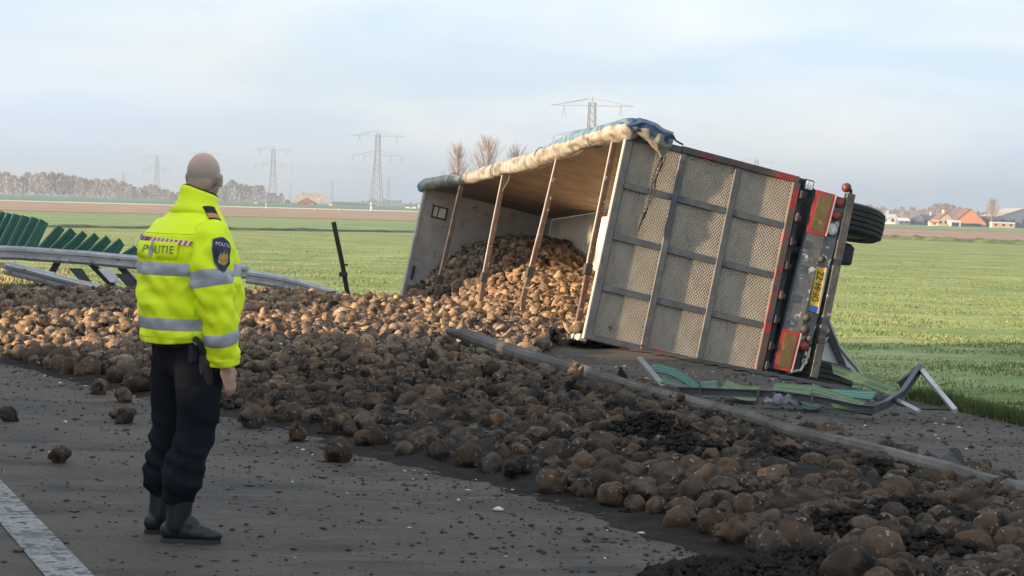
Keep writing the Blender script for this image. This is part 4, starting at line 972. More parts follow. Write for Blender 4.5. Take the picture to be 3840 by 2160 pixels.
for fn, s in ((SR, sr), (SLf, sl)):
    for t0, t1 in ((.345, .445), (.705, .785)):
        vs = []; fs = []
        for i in range(6):
            for k in range(40): vs.append(fn(t0+(t1-t0)*i/5, 2*PI*k/40, .006 if 0 < i < 5 else .001))
        for i in range(5):
            for k in range(40): fs.append((i*40+k, i*40+(k+1) % 40, (i+1)*40+(k+1) % 40, (i+1)*40+k))
        new_obj('reflective_band', vs, fs, SILVER, s, smooth=True)
# direction angle on the sleeve that faces a given local direction
def sl_ang(fn, t, d):
    c = fn(t, 0)*.5+fn(t, PI)*.5; return max(np.linspace(-PI, PI, 181), key=lambda a: (fn(t, a)-c).dot(Vector(d)))
toC = Vector((math.sin(math.radians(20)), -math.cos(math.radians(20)), 0))     # towards the outside rear, as the badge sits
a0 = sl_ang(SR, .27, (.92, -.40, 0)); sgn = 1 if (SR(.27, a0+.2)-SR(.27, a0)).dot(Vector((.4, .9, 0))) > 0 else -1
def on_sleeve(off): return lambda u, v: SR(.27-v/.72, a0+sgn*u/.09, off)
SH = [(-.040, .052), (-.02, .058), (0, .062), (.02, .058), (.040, .052), (.043, .015), (.034, -.028), (.018, -.055), (0, -.070), (-.018, -.055), (-.034, -.028), (-.043, .015)]
def dense(pts, k=3):
    out = []
    for i, p in enumerate(pts):
        q = pts[(i+1) % len(pts)]
        for j in range(k): out.append((p[0]+(q[0]-p[0])*j/k, p[1]+(q[1]-p[1])*j/k))
    return out
def shield(scale, off, nm, material, parent):
    fn = on_sleeve(off); rings = 5; P2 = dense([(a*scale, b*scale) for a, b in SH]); vs = [fn(0, 0)]; fs = []; n = len(P2)
    for r in range(1, rings+1): vs += [fn(p[0]*r/rings, p[1]*r/rings) for p in P2]
    for i in range(n): fs.append((0, 1+i, 1+(i+1) % n))
    for r in range(rings-1):
        for i in range(n): fs.append((1+r*n+i, 1+(r+1)*n+i, 1+(r+1)*n+(i+1) % n, 1+r*n+(i+1) % n))
    return new_obj(nm, vs, fs, material, parent)
badge = shield(1.06, .008, 'sleeve_badge', mat('badge_border', (.06, .08, .16), rough=.6), sr)
shield(.97, .010, 'badge_field', mat('badge_navy', (.012, .018, .05), rough=.6), badge)
GOLD = mat('badge_gold', (.52, .33, .06), rough=.45)
for dx, s in ((-.012, .020), (.0, .026), (.012, .020)): poly_on(fl(dx, -.012, s), on_sleeve(.0125), 'badge_flame', GOLD, badge)
poly_on([(-.022, -.020), (.022, -.020), (.018, -.034), (0, -.040), (-.018, -.034)], on_sleeve(.0125), 'badge_book', GOLD, badge)
put_text('POLITIE', .019, 0, .036, 'badge_lettering', badge, mat('badge_white', (.6, .62, .68)), on_sleeve(.0125))
# epaulette on the right shoulder
ep = []; vs = []; fs = []; mi = []
for i in range(8):
    u = i/7
    for j in range(5): 
        x = .085+.085*u; y = .035+(j-2)*.016; 
        z = 1.535+.052-(.115*u**1.4)-.10*((y-.02)/.1)**2*.3; vs.append((x, y, z))
for i in range(7):
    for j in range(4): fs.append((i*5+j, (i+1)*5+j, (i+1)*5+j+1, i*5+j+1)); mi.append(1 if i in (3, 4) else 0)
JBVH = BVHTree.FromPolygons([v.co for v in sr.data.vertices]+[v.co for v in jacket.data.vertices], [tuple(p.vertices) for p in sr.data.polygons]+[tuple(k+len(sr.data.vertices) for k in p.vertices) for p in jacket.data.polygons])
for i, v in enumerate(vs):
    h = JBVH.ray_cast(Vector((v[0]+.02, v[1], 1.75)), Vector((0, 0, -1)))
    if h[0] is not None: vs[i] = (h[0].x, h[0].y, h[0].z+.012)
o = new_obj('epaulette', vs, fs, None, jacket, mats=[BLACKCLOTH, mat('gold_braid', (.45, .22, .05), (.55, .30, .08), 40.)], midx=mi, smooth=True); md = o.modifiers.new('t', 'SOLIDIFY'); md.thickness = .006
# trousers
T = MB()
limb(T, [(0, .005, 1.03), (0, .0, .95), (0, .0, .90)], [.150, .165, .150], flat=.86)
LEG_R = [(.092, -.004, .93), (.108, .002, .75), (.108, -.006, .53), (.103, -.055, .36), (.100, -.076, .28), (.100, -.080, .245)]
LEG_L = [(-.095, .0, .93), (-.126, .004, .75), (-.148, .006, .53), (-.163, -.012, .36), (-.172, -.022, .28), (-.174, -.022, .245)]
for Lg in (LEG_R, LEG_L): limb(T, Lg, [.118, .112, .092, .092, .092, .078], 24)
tme = eval_mesh(T, [('REMESH', dict(mode='VOXEL', voxel_size=.011)), ('SMOOTH', dict(factor=.5, iterations=4))])
for v, nn in [(v, v.normal.copy()) for v in tme.vertices]:
    p = v.co; k = smooth01((.62-p.z)/.3)*.9+.35
    v.co = p+nn*float(.012*k*mnoise.noise(Vector((p.x*7, p.y*7, p.z*15)))+.012*k*max(1-2.4*abs(mnoise.noise(Vector((p.x*6+p.z*5, p.y*6, p.z*11)))), -.4)+.004*k*math.sin(p.z*68+p.x*24+p.y*18+3*mnoise.noise(p*6)))
trousers = obj_me('trousers', tme, NAVY, officer)
# cargo pocket on the right leg
mb = MB(); c_ = Vector((.108, 0, .66))
vs = []
for i in range(7):
    for j in range(7):
        a = math.radians(-55+100*i/6); z = .57+.19*j/6; r = .123 if 0 < i < 6 and 0 < j < 6 else .108; vs.append((.108+r*math.cos(a), r*math.sin(a), z))
o = new_obj('cargo_pocket', vs, [(i*7+j, (i+1)*7+j, (i+1)*7+j+1, i*7+j+1) for i in range(6) for j in range(6)], NAVY, trousers, smooth=True)
# belt with holster
mb = MB(); mb.tube([(.168*math.cos(a), .005+.150*math.sin(a), .948) for a in np.linspace(0, 2*PI, 41)], .026, 8, cap=False, flat=1.); mb.build('duty_belt', BLACKCLOTH, officer, smooth=True)
HOLM = mat('holster_leather', (.010, .010, .011), (.022, .021, .021), 9., .5, .3, 40.)
mb = MB(); limb(mb, [(.185, -.020, .93), (.192, -.015, .86), (.186, .0, .76), (.176, .012, .70)], [.030, .038, .034, .026], 14); mb.box(.165, .215, -.055, .045, .80, .90, bev=.012)
hol = mb.build('holster', HOLM, officer, smooth=False)
mb = MB(); limb(mb, [(.205, -.02, .90), (.218, -.06, .945), (.220, -.085, .975)], [.017, .018, .016], 10); mb.build('pistol_grip', DARKSTEEL, hol, smooth=True)
mb = MB(); mb.box(.17, .20, -.10, -.06, .86, .95, bev=.008); mb.build('belt_pouch', BLACKCLOTH, officer)
mb = MB(); mb.lathe([(.011, 0), (.011, .008)], 12, 'x', (.219, -.085, .96)); mb.build('metal_stud', GALV, hol)
# boots
def boot(ax, ay, yaw, parent):
    mb = MB(); R_ = Matrix.Rotation(yaw, 3, 'Z')
    def q(x, y, z): v = R_ @ Vector((x, y, 0)); return (ax+v.x, ay+v.y, z)
    limb(mb, [q(0, .008, .25), q(0, .004, .16), q(0, -.008, .085)], [.066, .060, .054], 18); ell(mb, q(0, .045, .085), (.040, .06, .050), 18, 12, R_)
    for y, z, r in ((-.035, .055, (.040, .052, .050)), (.03, .058, (.042, .07, .052)), (.10, .046, (.046, .075, .040)), (.155, .038, (.046, .058, .032))):
        ell(mb, q(0, y, z), r, 20, 12, R_)
    me = eval_mesh(mb, [('REMESH', dict(mode='VOXEL', voxel_size=.006)), ('SMOOTH', dict(factor=.5, iterations=4))]); o = obj_me('boot', me, BOOTM, parent)
    s = MB(); pr = [(-.030, -.072), (-.040, -.04), (-.039, .02), (-.044, .09), (-.046, .14), (-.037, .18), (-.015, .204), (.015, .204), (.037, .18), (.046, .14), (.044, .09), (.039, .02), (.040, -.04), (.030, -.072), (.0, -.084)]
    n = len(pr); s.add([q(x, y, 0.001) for x, y in pr]+[q(x*1.0, y, .020) for x, y in pr], [tuple(range(n))[::-1], tuple(range(n, 2*n))]+[(i, (i+1) % n, n+(i+1) % n, n+i) for i in range(n)]); s.build('sole', RUBBER, o)
    l_ = MB()
    for k in range(4):
        y = .055+.022*k; zz = .112-.012*k; l_.tube([q(-.036, y, zz-.018), q(-.018, y+.006, zz-.002), q(0, y, zz+.003), q(.018, y+.006, zz-.002), q(.036, y, zz-.018)], .0042, 6)
    l_.build('laces', mat('grey_laces', (.05, .055, .062)), o)
boot(.100, -.085, math.radians(-40), officer); boot(-.174, -.022, math.radians(-4), officer)

# ------------------------------------------------------------------ guard rails
WPROF = [(0, -.155), (.03, -.15), (.045, -.125), (.085, -.10), (.085, -.045), (.03, -.02), (.03, .02), (.085, .045), (.085, .10), (.045, .125), (.03, .15), (0, .155), (-.006, .15), (.022, .145), (.036, .12), (.076, .095), (.076, .05), (.022, .025), (.022, -.025), (.076, -.05), (.076, -.095), (.036, -.12), (.022, -.145)]
WPROF = [(a*.8, b*.78) for a, b in WPROF]
def rail_pts(px, Y): return [tuple(at_depth(x, y, Y if not hasattr(Y, '__len__') else Y[i])) for i, (x, y) in enumerate(px)]
rail = thing('guard_rail', 'battered steel guard rail with leaning green slats behind the officer', 'guard rail', (-6.5, 34, 0))
def rel(p, o=(-6.5, 34, 0)): return (p[0]-o[0], p[1]-o[1], p[2]-o[2])
segs = [[(-900, 908), (-300, 935), (95, 950)], [(85, 950), (250, 962), (345, 968)], [(335, 968), (520, 985), (640, 998)], [(630, 998), (780, 1010), (935, 1020)], [(925, 1036), (1000, 1048), (1065, 1060)], [(1055, 1058), (1130, 1076), (1200, 1098)], [(1190, 1095), (1250, 1114), (1330, 1143)]]
for i, s in enumerate(segs):
    yy = 33.9+.03*(i % 2)
    mb = MB(); mb.extrude_profile([rel(p) for p in rail_pts(s, yy)], WPROF, up=(0, .0, 1)); mb.build('rail_beam', GALV, rail)
for i, (x, yt, yb, lean) in enumerate(((-60, 985, 1100, -.25), (225, 1000, 1075, -.35), (330, 1005, 1060, .5), (432, 1008, 1060, .45), (1035, 1040, 1130, -.14), (1195, 1080, 1150, -.2), (700, 1010, 1110, .1))):
    a = at_depth(x, yt-(30 if x < 800 else 0), 34.05); b = at_depth(x, yb+25, 34.05); b[0] += lean; mb = MB(); mb.extrude_profile([rel(b), rel(a)], [(-.05, -.05), (.05, -.05), (.05, -.042), (-.042, -.042), (-.042, .05), (-.05, .05)], up=(0, 1, 0)); mb.box(*[v for v in ()]) if False else None; mb.build('rail_post', DARKSTEEL if x < 600 else GALV, rail)
# green slats: bottom, top-left, top-right corners read from the photograph (pixels), standing on the rail
SL = [(-95, 905, -20, 788, 5, 800), (-62, 908, 4, 790, 28, 802), (-40, 915, 27, 797, 54, 806), (-12, 918, 52, 800, 84, 810), (22, 922, 84, 806, 120, 818), (53, 926, 120, 812, 148, 822), (84, 930, 153, 820, 182, 838),
      (124, 936, 218, 844, 244, 861), (166, 940, 265, 853, 288, 878), (209, 944, 311, 865, 329, 884), (257, 948, 355, 873, 373, 893), (306, 952, 399, 883, 418, 906), (357, 955, 449, 893, 467, 919), (428, 959, 506, 921, 524, 944), (500, 965, 580, 935, 598, 955), (560, 972, 640, 948, 655, 965)]
for i, (bx, by, tx, ty, rx_, ry_) in enumerate(SL):
    Yd = 34.02+.012*(i % 3); bl = at_depth(bx, by+12, Yd-.05); tl = at_depth(tx, ty, Yd-.05); tr = at_depth(rx_, ry_, Yd+.09); nb = SL[i+1] if i+1 < len(SL) else (bx+55, by+8); br = at_depth(nb[0]+7, nb[1]+12, Yd+.09)
    q = [Vector(rel(p)) for p in (bl, br, tr, tl)]; mb = MB(); n_ = 4; nrm_v = (q[1]-q[0]).cross(q[3]-q[0]).normalized()
    # folded slat: three shallow ribs
    us = [0, .08, .36, .44, .56, .64, .92, 1]; hs = [0, .012, .012, 0, 0, .012, .012, 0]; vs = []
    for u, h in zip(us, hs):
        for v in (0, 1): vs.append((q[0]*(1-u)+q[1]*u)*(1-v)+(q[3]*(1-u)+q[2]*u)*v+nrm_v*h)
    base = len(vs); vs += [p-nrm_v*.006 for p in vs]; fs = []
    for k in range(7): fs += [(k*2, k*2+2, k*2+3, k*2+1), (base+k*2, base+k*2+1, base+k*2+3, base+k*2+2)]
    rim = [0, 2, 4, 6, 8, 10, 12, 14, 15, 13, 11, 9, 7, 5, 3, 1]
    for a, b in zip(rim, rim[1:]+rim[:1]): fs.append((a, b, base+b, base+a))
    mb.add(vs, fs); s_ = mb.build('green_slat', SLATG, rail)
    e_ = MB(); e_.slab([q[0]+nrm_v*-.006, q[0]+(q[1]-q[0])*.07+nrm_v*-.006, q[3]+(q[2]-q[3])*.07+nrm_v*-.006, q[3]+nrm_v*-.006], -.02); e_.build('slat_edge', mat('slat_edge_lit_paint', (.24, .34, .27), (.32, .42, .34), 8.), s_)  # light on each slat's left rim painted in as a paler green strip
# torn rail lying underneath
low = thing('fallen_rail', 'torn grey rail lying under the battered guard rail', 'guard rail', tuple(ground_at(150, 1060)))
lo = tuple(ground_at(150, 1060))
mb = MB(); mb.extrude_profile([rel(p, lo) for p in rail_pts([(20, 1003), (150, 1035), (290, 1072), (420, 1100)], 33.4)], WPROF, up=(0, -.35, 1)); mb.build('rail_beam', GALV, low)
mb = MB(); mb.extrude_profile([rel(p, lo) for p in rail_pts([(-60, 985), (60, 1000), (140, 1022), (205, 1032)], 33.6)], [(-.02, -.05), (.02, -.05), (.02, .05), (-.02, .05)], up=(0, -.2, 1)); mb.build('torn_strip', mat('yellowed_steel', (.45, .38, .22), (.56, .48, .30), 5.), low)
for k, (x, y) in enumerate(((285, 1020), (395, 1022), (460, 1040))):
    mb = MB(); mb.slab([rel(p, lo) for p in (at_depth(x-28, y-14, 33.7), at_depth(x+22, y-14, 33.7), at_depth(x+58, y+36, 33.6), at_depth(x+18, y+36, 33.6))], .02); mb.build('bent_bracket', DARKSTEEL if k != 1 else GALV, low)
# leaning post
pa = at_depth(1312, 1150, 33.0); pb_ = at_depth(1251, 833, 32.6); post = thing('leaning_post', 'slim dark post leaning out of the beets beside the trailer', 'post', tuple(pa))
mb = MB(); dv = pb_-pa; mb.extrude_profile([(0, 0, 0), tuple(dv*.5+np.array([.012, 0, 0])), tuple(dv)], [(-.036, -.03), (.036, -.03), (.036, .03), (-.036, .03)], up=(0, 1, 0)); mb.build('shaft', mat('dark_olive_post', (.030, .030, .022), (.05, .05, .036), 6., .8), post)
c_ = dv*.39; mb = MB(); mb.box(c_[0]-.075, c_[0]+.065, c_[1]-.06, c_[1]+.05, c_[2]-.045, c_[2]+.03, bev=.012); mb.box(c_[0]+.02, c_[0]+.07, c_[1]-.05, c_[1]+.04, c_[2]+.14, c_[2]+.17, bev=.01); mb.build('clamp', DARKSTEEL, post)

# long pole lying along the near side
pole = thing('long_rail', 'long bent grey rail lying on the road along the pile', 'rail', (1.3, 17., 0))
ppx = [(1672, 1240), (1740, 1256), (2000, 1345), (2200, 1398), (2350, 1446), (2600, 1512), (2830, 1570), (2960, 1618), (3130, 1660), (3320, 1706), (3500, 1752), (3680, 1806), (3900, 1862), (4100, 1916)]
pz = [.40, .36, .27, .22, .18, .16, .15, .14, .13, .13, .13, .12, .11, .10]
pts = [ground_at(x, y, z) for (x, y), z in zip(ppx, pz)]
PPATH = np.array(pts)
prad = [.02, .055, .06, .05, .045, .042, .04, .042, .05, .052, .052, .052, .055, .06]
mb = MB(); fine = []; fr = []
for i in range(len(pts)-1):
    for k in range(5):
        f = k/5; fine.append(tuple(np.array(pts[i])*(1-f)+np.array(pts[i+1])*f-np.array([1.3, 17, 0]))); fr.append((prad[i]*(1-f)+prad[i+1]*f)*(1+.10*mnoise.noise(Vector((i+f, 3, 1)))))
mb.tube(fine, fr, 10, flat=1.15); mb.build('rail_body', WOODGREY, pole)
mb = MB(); mb.tube([(p[0]-.005, p[1]+.0, p[2]+r*1.1) for p, r in list(zip(fine, fr))[4:40]], .008, 6); mb.build('worn_top_edge', WOODGREY, pole)
mb = MB(); k_ = fine[50]; mb.slab([(k_[0]-.05, k_[1], k_[2]), (k_[0]+.10, k_[1]+.02, k_[2]+.10), (k_[0]+.16, k_[1], k_[2]+.11), (k_[0]+.22, k_[1], k_[2]-.02)], .015); mb.build('torn_plate', GREYSTEEL, pole)

# ------------------------------------------------------------------ wreckage in front of the trailer
def ribbed(px, depth, nm, material, label, ribs=3, bend=0.):
    """px: four corners (start-left, end-left, end-right, start-right); depth list per corner, long axis start->end"""
    c = [Vector(at_depth(x, y, d-.95)) for (x, y), d in zip(px, depth)]; o0 = sum(c, Vector())/4; c = [p-o0 for p in c]
    nv = (c[1]-c[0]).cross(c[3]-c[0]).normalized(); m_ = 4*ribs; vs = []; fs = []; n = 9
    for i in range(n):
        u = i/(n-1)
        for j in range(m_+1):
            v = j/m_; p = (c[0]*(1-u)+c[1]*u)*(1-v)+(c[3]*(1-u)+c[2]*u)*v; h = .016*(1 if (j % 4) in (1, 2) else 0)+bend*math.sin(PI*u)
            vs.append(p+nv*h)
    for i in range(n-1):
        for j in range(m_): a = i*(m_+1)+j; fs.append((a, a+m_+1, a+m_+2, a+1))
    o = new_obj(nm, vs, fs, material); o.location = o0; md = o.modifiers.new('t', 'SOLIDIFY'); md.thickness = .008
    tag(o, label, 'plastic slat', 'loose slats in front of the trailer'); return o
def cp(x, y): return (2300+x/1.922, 1240+y/1.922)
ribbed([cp(280, 235), cp(610, 380), cp(600, 425), cp(255, 290)], [20.0, 19.2, 19.0, 19.8], 'broken_slat', SLATG, 'dark green slat wedged under the trailer\'s lower corner', bend=-.05)
ribbed([cp(355, 325), cp(505, 385), cp(495, 412), cp(345, 380)], [18.6, 18.6, 18.5, 18.5], 'broken_slat', SLATE_, 'short teal slat scrap behind the bent brace')
ribbed([cp(740, 360), cp(625, 372), cp(632, 482), cp(748, 475)], [18.6, 18.5, 18.2, 18.2], 'broken_slat', SLATE_, 'small square teal slat behind the bent rail')
ribbed([cp(815, 355), cp(1058, 400), cp(1025, 512), cp(768, 435)], [18.8, 18.6, 18.1, 18.3], 'broken_slat', SLATL, 'pale green slat standing upright in the middle of the bent rail', bend=.03)
ribbed([cp(1165, 380), cp(1445, 402), cp(1400, 490), cp(1135, 445)], [18.9, 18.7, 18.2, 18.4], 'broken_slat', SLATL, 'pale green slat half hidden behind the ridged olive slat')
ribbed([cp(1438, 388), cp(1815, 520), cp(1790, 545), cp(1436, 450)], [18.3, 17.8, 17.6, 18.0], 'broken_slat', SLATL, 'long ridged olive slat lying across the bent rail', 2)
ribbed([cp(1575, 240), cp(2045, 395), cp(2020, 478), cp(1585, 312)], [20.2, 18.8, 18.5, 19.9], 'broken_slat', SLATL, 'long ridged olive slat leaning up by the mudguard', 2)
ribbed([cp(1560, 425), cp(1900, 440), cp(1860, 500), cp(1600, 470)], [18.8, 18.6, 18.3, 18.4], 'broken_slat', SLATG, 'flattened dark green slat inside the bend of the rail')
ribbed([cp(1340, 470), cp(1500, 500), cp(1515, 552), cp(1365, 560)], [18.0, 17.9, 17.6, 17.6], 'broken_slat', SLATE_, 'torn teal scrap hanging below the bent rail', bend=.02)
ribbed([cp(1560, 520), cp(1880, 585), cp(1860, 606), cp(1600, 560)], [17.4, 17.2, 17.1, 17.3], 'broken_slat', SLATL, 'narrow green slat flat on the ground under the rail')
# crumpled grey plastic
pc = ground_at(*cp(1225, 565), 0.0); vs = []; fs = []
for i in range(14):
    for j in range(7): vs.append(((i/13-.5)*.34+.02*mnoise.noise(Vector((i*.7, j, 0))), (j/6-.5)*.14, .05+.05*mnoise.noise(Vector((i*.55, j*.9, 5)))+.07*math.sin(PI*j/6)*math.sin(PI*i/13)))
for i in range(13):
    for j in range(6): fs.append((i*7+j, (i+1)*7+j, (i+1)*7+j+1, i*7+j+1))
o = new_obj('crumpled_sheet', vs, fs, mat('grey_lilac_sheet', (.07, .068, .085), (.20, .195, .24), 14., .4), smooth=True); o.location = pc; md = o.modifiers.new('t', 'SOLIDIFY'); md.thickness = .006
tag(o, 'crumpled dark grey sheet on the road below the bent rail', 'plastic sheet')
# bent rail frame
bo = ground_at(2900, 1500, 0); bent = thing('bent_rail', 'bent grey steel rail holding green slats in front of the trailer', 'bent rail', tuple(bo))
bpx = [(cp(380, 425), 18.45), (cp(740, 440), 18.3), (cp(1200, 458), 18.1), (cp(1500, 500), 17.8), (cp(1780, 560), 17.3), (cp(1880, 568), 17.2), (cp(1960, 530), 17.25), (cp(2080, 450), 17.5), (cp(2205, 265), 18.0)]
mb = MB(); bp3 = [rel(at_depth(x, y, d-1.12), bo) for (x, y), d in bpx]; mb.extrude_profile(bp3, [(-.012, -.034), (.03, -.034), (.03, -.026), (-.004, -.026), (-.004, .026), (.03, .026), (.03, .034), (-.012, .034)], up=(0, 0, 1)); mb.build('rail_bar', GREYSTEEL, bent)
mb = MB(); mb.extrude_profile([rel(at_depth(*cp(185, 195), 18.88), bo), rel(at_depth(*cp(385, 430), 17.33), bo)], [(-.01, -.028), (.01, -.028), (.01, .028), (-.01, .028)], up=(1, 0, 0)); mb.build('brace', mat('pale_olive_steel', (.16, .165, .14), (.22, .225, .19), 5.), bent)
mb = MB(); mb.extrude_profile([rel(at_depth(*cp(2205, 268), 16.88), bo), rel(at_depth(*cp(2468, 580), 15.88), bo)], [(-.018, -.02), (.018, -.02), (.018, .02), (-.018, .02)], up=(0, 1, 0)); mb.build('brace', GALV, bent)
mb = MB(); mb.extrude_profile([rel(at_depth(*cp(2030, 490), 16.28), bo), rel(at_depth(*cp(2205, 575), 15.88), bo)], [(-.014, -.012), (.014, -.012), (.014, .012), (-.014, .012)], up=(0, 1, 0)); mb.build('brace', GALV, bent)
mb = MB(); mb.extrude_profile([rel(at_depth(*cp(2060, 390), 16.78), bo), rel(at_depth(*cp(2150, 330), 16.78), bo), rel(at_depth(*cp(2210, 270), 16.88), bo)], [(-.03, -.03), (.03, -.03), (.03, .03), (-.03, .03)], up=(0, 1, 0)); mb.build('torn_post', DARKSTEEL, bent)
for x, y, d in ((622, 430, 18.35), (1040, 455, 18.15), (1430, 485, 17.85), (1920, 480, 17.4), (1155, 480, 18.1)):
    p = rel(at_depth(*cp(x, y), d-1.12), bo); mb = MB(); mb.box(p[0]-.012, p[0]+.012, p[1]-.035, p[1]-.012, p[2]-.055, p[2]+.045, bev=.004); mb.build('clip', GREYSTEEL, bent)
for (x0, y0, x1, y1) in ((300, 410, 545, 470), (240, 400, 420, 445)):
    a = rel(ground_at(*cp(x0, y0), .10), bo); b = rel(ground_at(*cp(x1, y1), .05), bo); mb = MB(); mb.tube([a, b], .012, 6); mb.build('loose_strip', DARKSTEEL, bent)
# short upright metal hook in the pile
hp = at_depth(436, 1150, 26.5); hk = thing('metal_hook', 'small twisted metal hook sticking out of the beets', 'hook', tuple(hp)); mb = MB()
mb.tube([rel(at_depth(x, y, 26.5), hp) for x, y in ((428, 1172), (434, 1140), (441, 1112), (438, 1096), (447, 1088), (455, 1096), (452, 1110))], .016, 7); mb.build('hook_rod', GALV, hk, smooth=True)

# ------------------------------------------------------------------ grass along the verge
def blades(name, n, gen, hgt, material, label):
    P_ = []; 
    for _ in range(n):
        p = gen()
        if p is not None: P_.append(p)
    P_ = np.array(P_); k = len(P_); a = rng.uniform(0, 2*PI, k); h = hgt(P_)*rng.uniform(.5, 1.3, k); w = rng.uniform(.004, .009, k)*(1+P_[:, 1]/25)
    dx, dy = np.cos(a), np.sin(a); ln = rng.uniform(.1, .7, k)*h; b = rng.uniform(0, 2*PI, k)
    v0 = P_+np.stack([dx*w, dy*w, 0*w-.01], 1); v1 = P_-np.stack([dx*w, dy*w, 0*w+.01], 1); tip = P_+np.stack([np.cos(b)*ln, np.sin(b)*ln, h], 1)
    V_ = np.stack([v0, v1, tip], 1).reshape(-1, 3); F_ = np.arange(3*k).reshape(-1, 3); o = bpy.data.objects.new(name, big_mesh(name, V_, F_, material, False)); COL.objects.link(o); tag(o, label, 'grass', kind='stuff')
def gen_verge():
    y = rng.uniform(13, 37)**1.0; k = np.interp(y, EDGE[:, 1], EDGE[:, 0]); x = k+abs(rng.normal(0, 2.4))
    if abs(x) > y*.29+.4: return None
    if 18.2 < y < 30.5 and x-k < 3.2: return None
    nn = mnoise.noise(Vector((x*.8, y*.8, 2)))
    if nn < -.25: return None
    return np.array([x, y, 0.])
_vp = []
for _ in range(150000):
    q = gen_verge()
    if q is not None: _vp.append(q)
for _ in range(150000):
    y = rng.uniform(14.0, 23.5); k = np.interp(y, EDGE[:, 1], EDGE[:, 0]); x = k+abs(rng.normal(0, 2.4))+.05
    if abs(x) < y*.29+.4 and (y < 18.4 or x-k > 2.2) and mnoise.noise(Vector((x*1.3, y*1.3, 2))) > -.3: _vp.append(np.array([x, y, 0.]))
_vp = np.array(_vp); _s = edge_dist(_vp[:, 0], _vp[:, 1]); _vp = _vp[_s > .05]; _vp[:, 2] = ground_h(_vp[:, 0], _vp[:, 1]); it = iter(_vp)
blades('verge_grass', len(_vp), lambda: next(it), lambda P_: .08+.08*np.clip(1-edge_dist(P_[:, 0], P_[:, 1])/5, 0, 1)*(P_[:, 1] < 24)*(1+.8*vnoise(P_[:, 0], P_[:, 1], 1.1)), GRASS, 'short green grass on the verge beyond the road')
def gen_dry():
    t = rng.random()
    if t < .6:
        y = rng.uniform(13, 19); k = np.interp(y, EDGE[:, 1], EDGE[:, 0]); x = k+abs(rng.normal(.05, .22)); return np.array([x, y, float(ground_h(np.array(x), np.array(y)))])
    p = ground_at(rng.uniform(-60, 260), rng.uniform(1010, 1075), -.02); return np.array([p[0], p[1], -.03])
blades('dry_grass', 2600, gen_dry, lambda P_: np.full(len(P_), .075), DRYGRASS, 'dry yellow grass tufts along the road edge')

# young crop in rows over the near field
cr_p = []
for _ in range(190000):
    Yc = 19+min(rng.gamma(1.5, 20.), 150); Yc = round((Yc)/.55)*.55+rng.normal(0, .10); x = rng.uniform(-.285, .285)*Yc; y = Yc-.10*x
    cr_p.append((x, y))
cr_p = np.array(cr_p); ds = edge_dist(cr_p[:, 0], cr_p[:, 1]); nn_ = vnoise(cr_p[:, 0], cr_p[:, 1], .33); keep_ = (ds > 3.4) & (nn_+.25*rng.normal(size=len(nn_)) > -.05) & ~((cr_p[:, 1] < 34.5) & (cr_p[:, 1] > 20) & (ds < 5.2) & (cr_p[:, 0] < 4.5))
cr_p = cr_p[keep_]; P3 = np.stack([cr_p[:, 0], cr_p[:, 1], ground_h(cr_p[:, 0], cr_p[:, 1])], 1); itc = iter(P3)
CROP = mat('young_crop', (.115, .165, .055), (.20, .235, .09), .5, .8, spec=.2)
blades('young_crop', len(P3), lambda: next(itc), lambda P_: np.full(len(P_), .042), CROP, 'rows of short young green crop on the field behind the trailer')
# torn dark soil of the verge under the trailer
tx = np.arange(-7, 6.4, .12); ty = np.arange(17.2, 33.5, .12); TX, TY = np.meshgrid(tx, ty); TS = edge_dist(TX, TY); lim = 2.3+.7*vnoise(TX, TY, .9)-1.6*smooth01((19.5-TY)/2.2)-1.2*smooth01((TY-28)/4)
okm = (TS > -.35) & (TS < lim); TZ = np.where(TS < 0, .008, ground_h(TX, TY)+.035)+.02*np.maximum(0, vnoise(TX, TY, 3.))
Vv = np.stack([TX.ravel(), TY.ravel(), TZ.ravel()], 1); I = np.arange(TX.size).reshape(TX.shape); kp = (okm[:-1, :-1] & okm[1:, 1:] & okm[1:, :-1] & okm[:-1, 1:]).ravel()
Fs = np.stack([I[:-1, :-1].ravel(), I[:-1, 1:].ravel(), I[1:, 1:].ravel(), I[1:, :-1].ravel()], 1)[kp]
o = bpy.data.objects.new('torn_soil', big_mesh('torn_soil', Vv, Fs, mat('torn_verge_soil', (.022, .018, .015), (.05, .042, .034), 4., .95, .8, 25., bdist=.04))); COL.objects.link(o); tag(o, 'dark torn-up soil of the verge under the trailer', 'soil', kind='stuff')

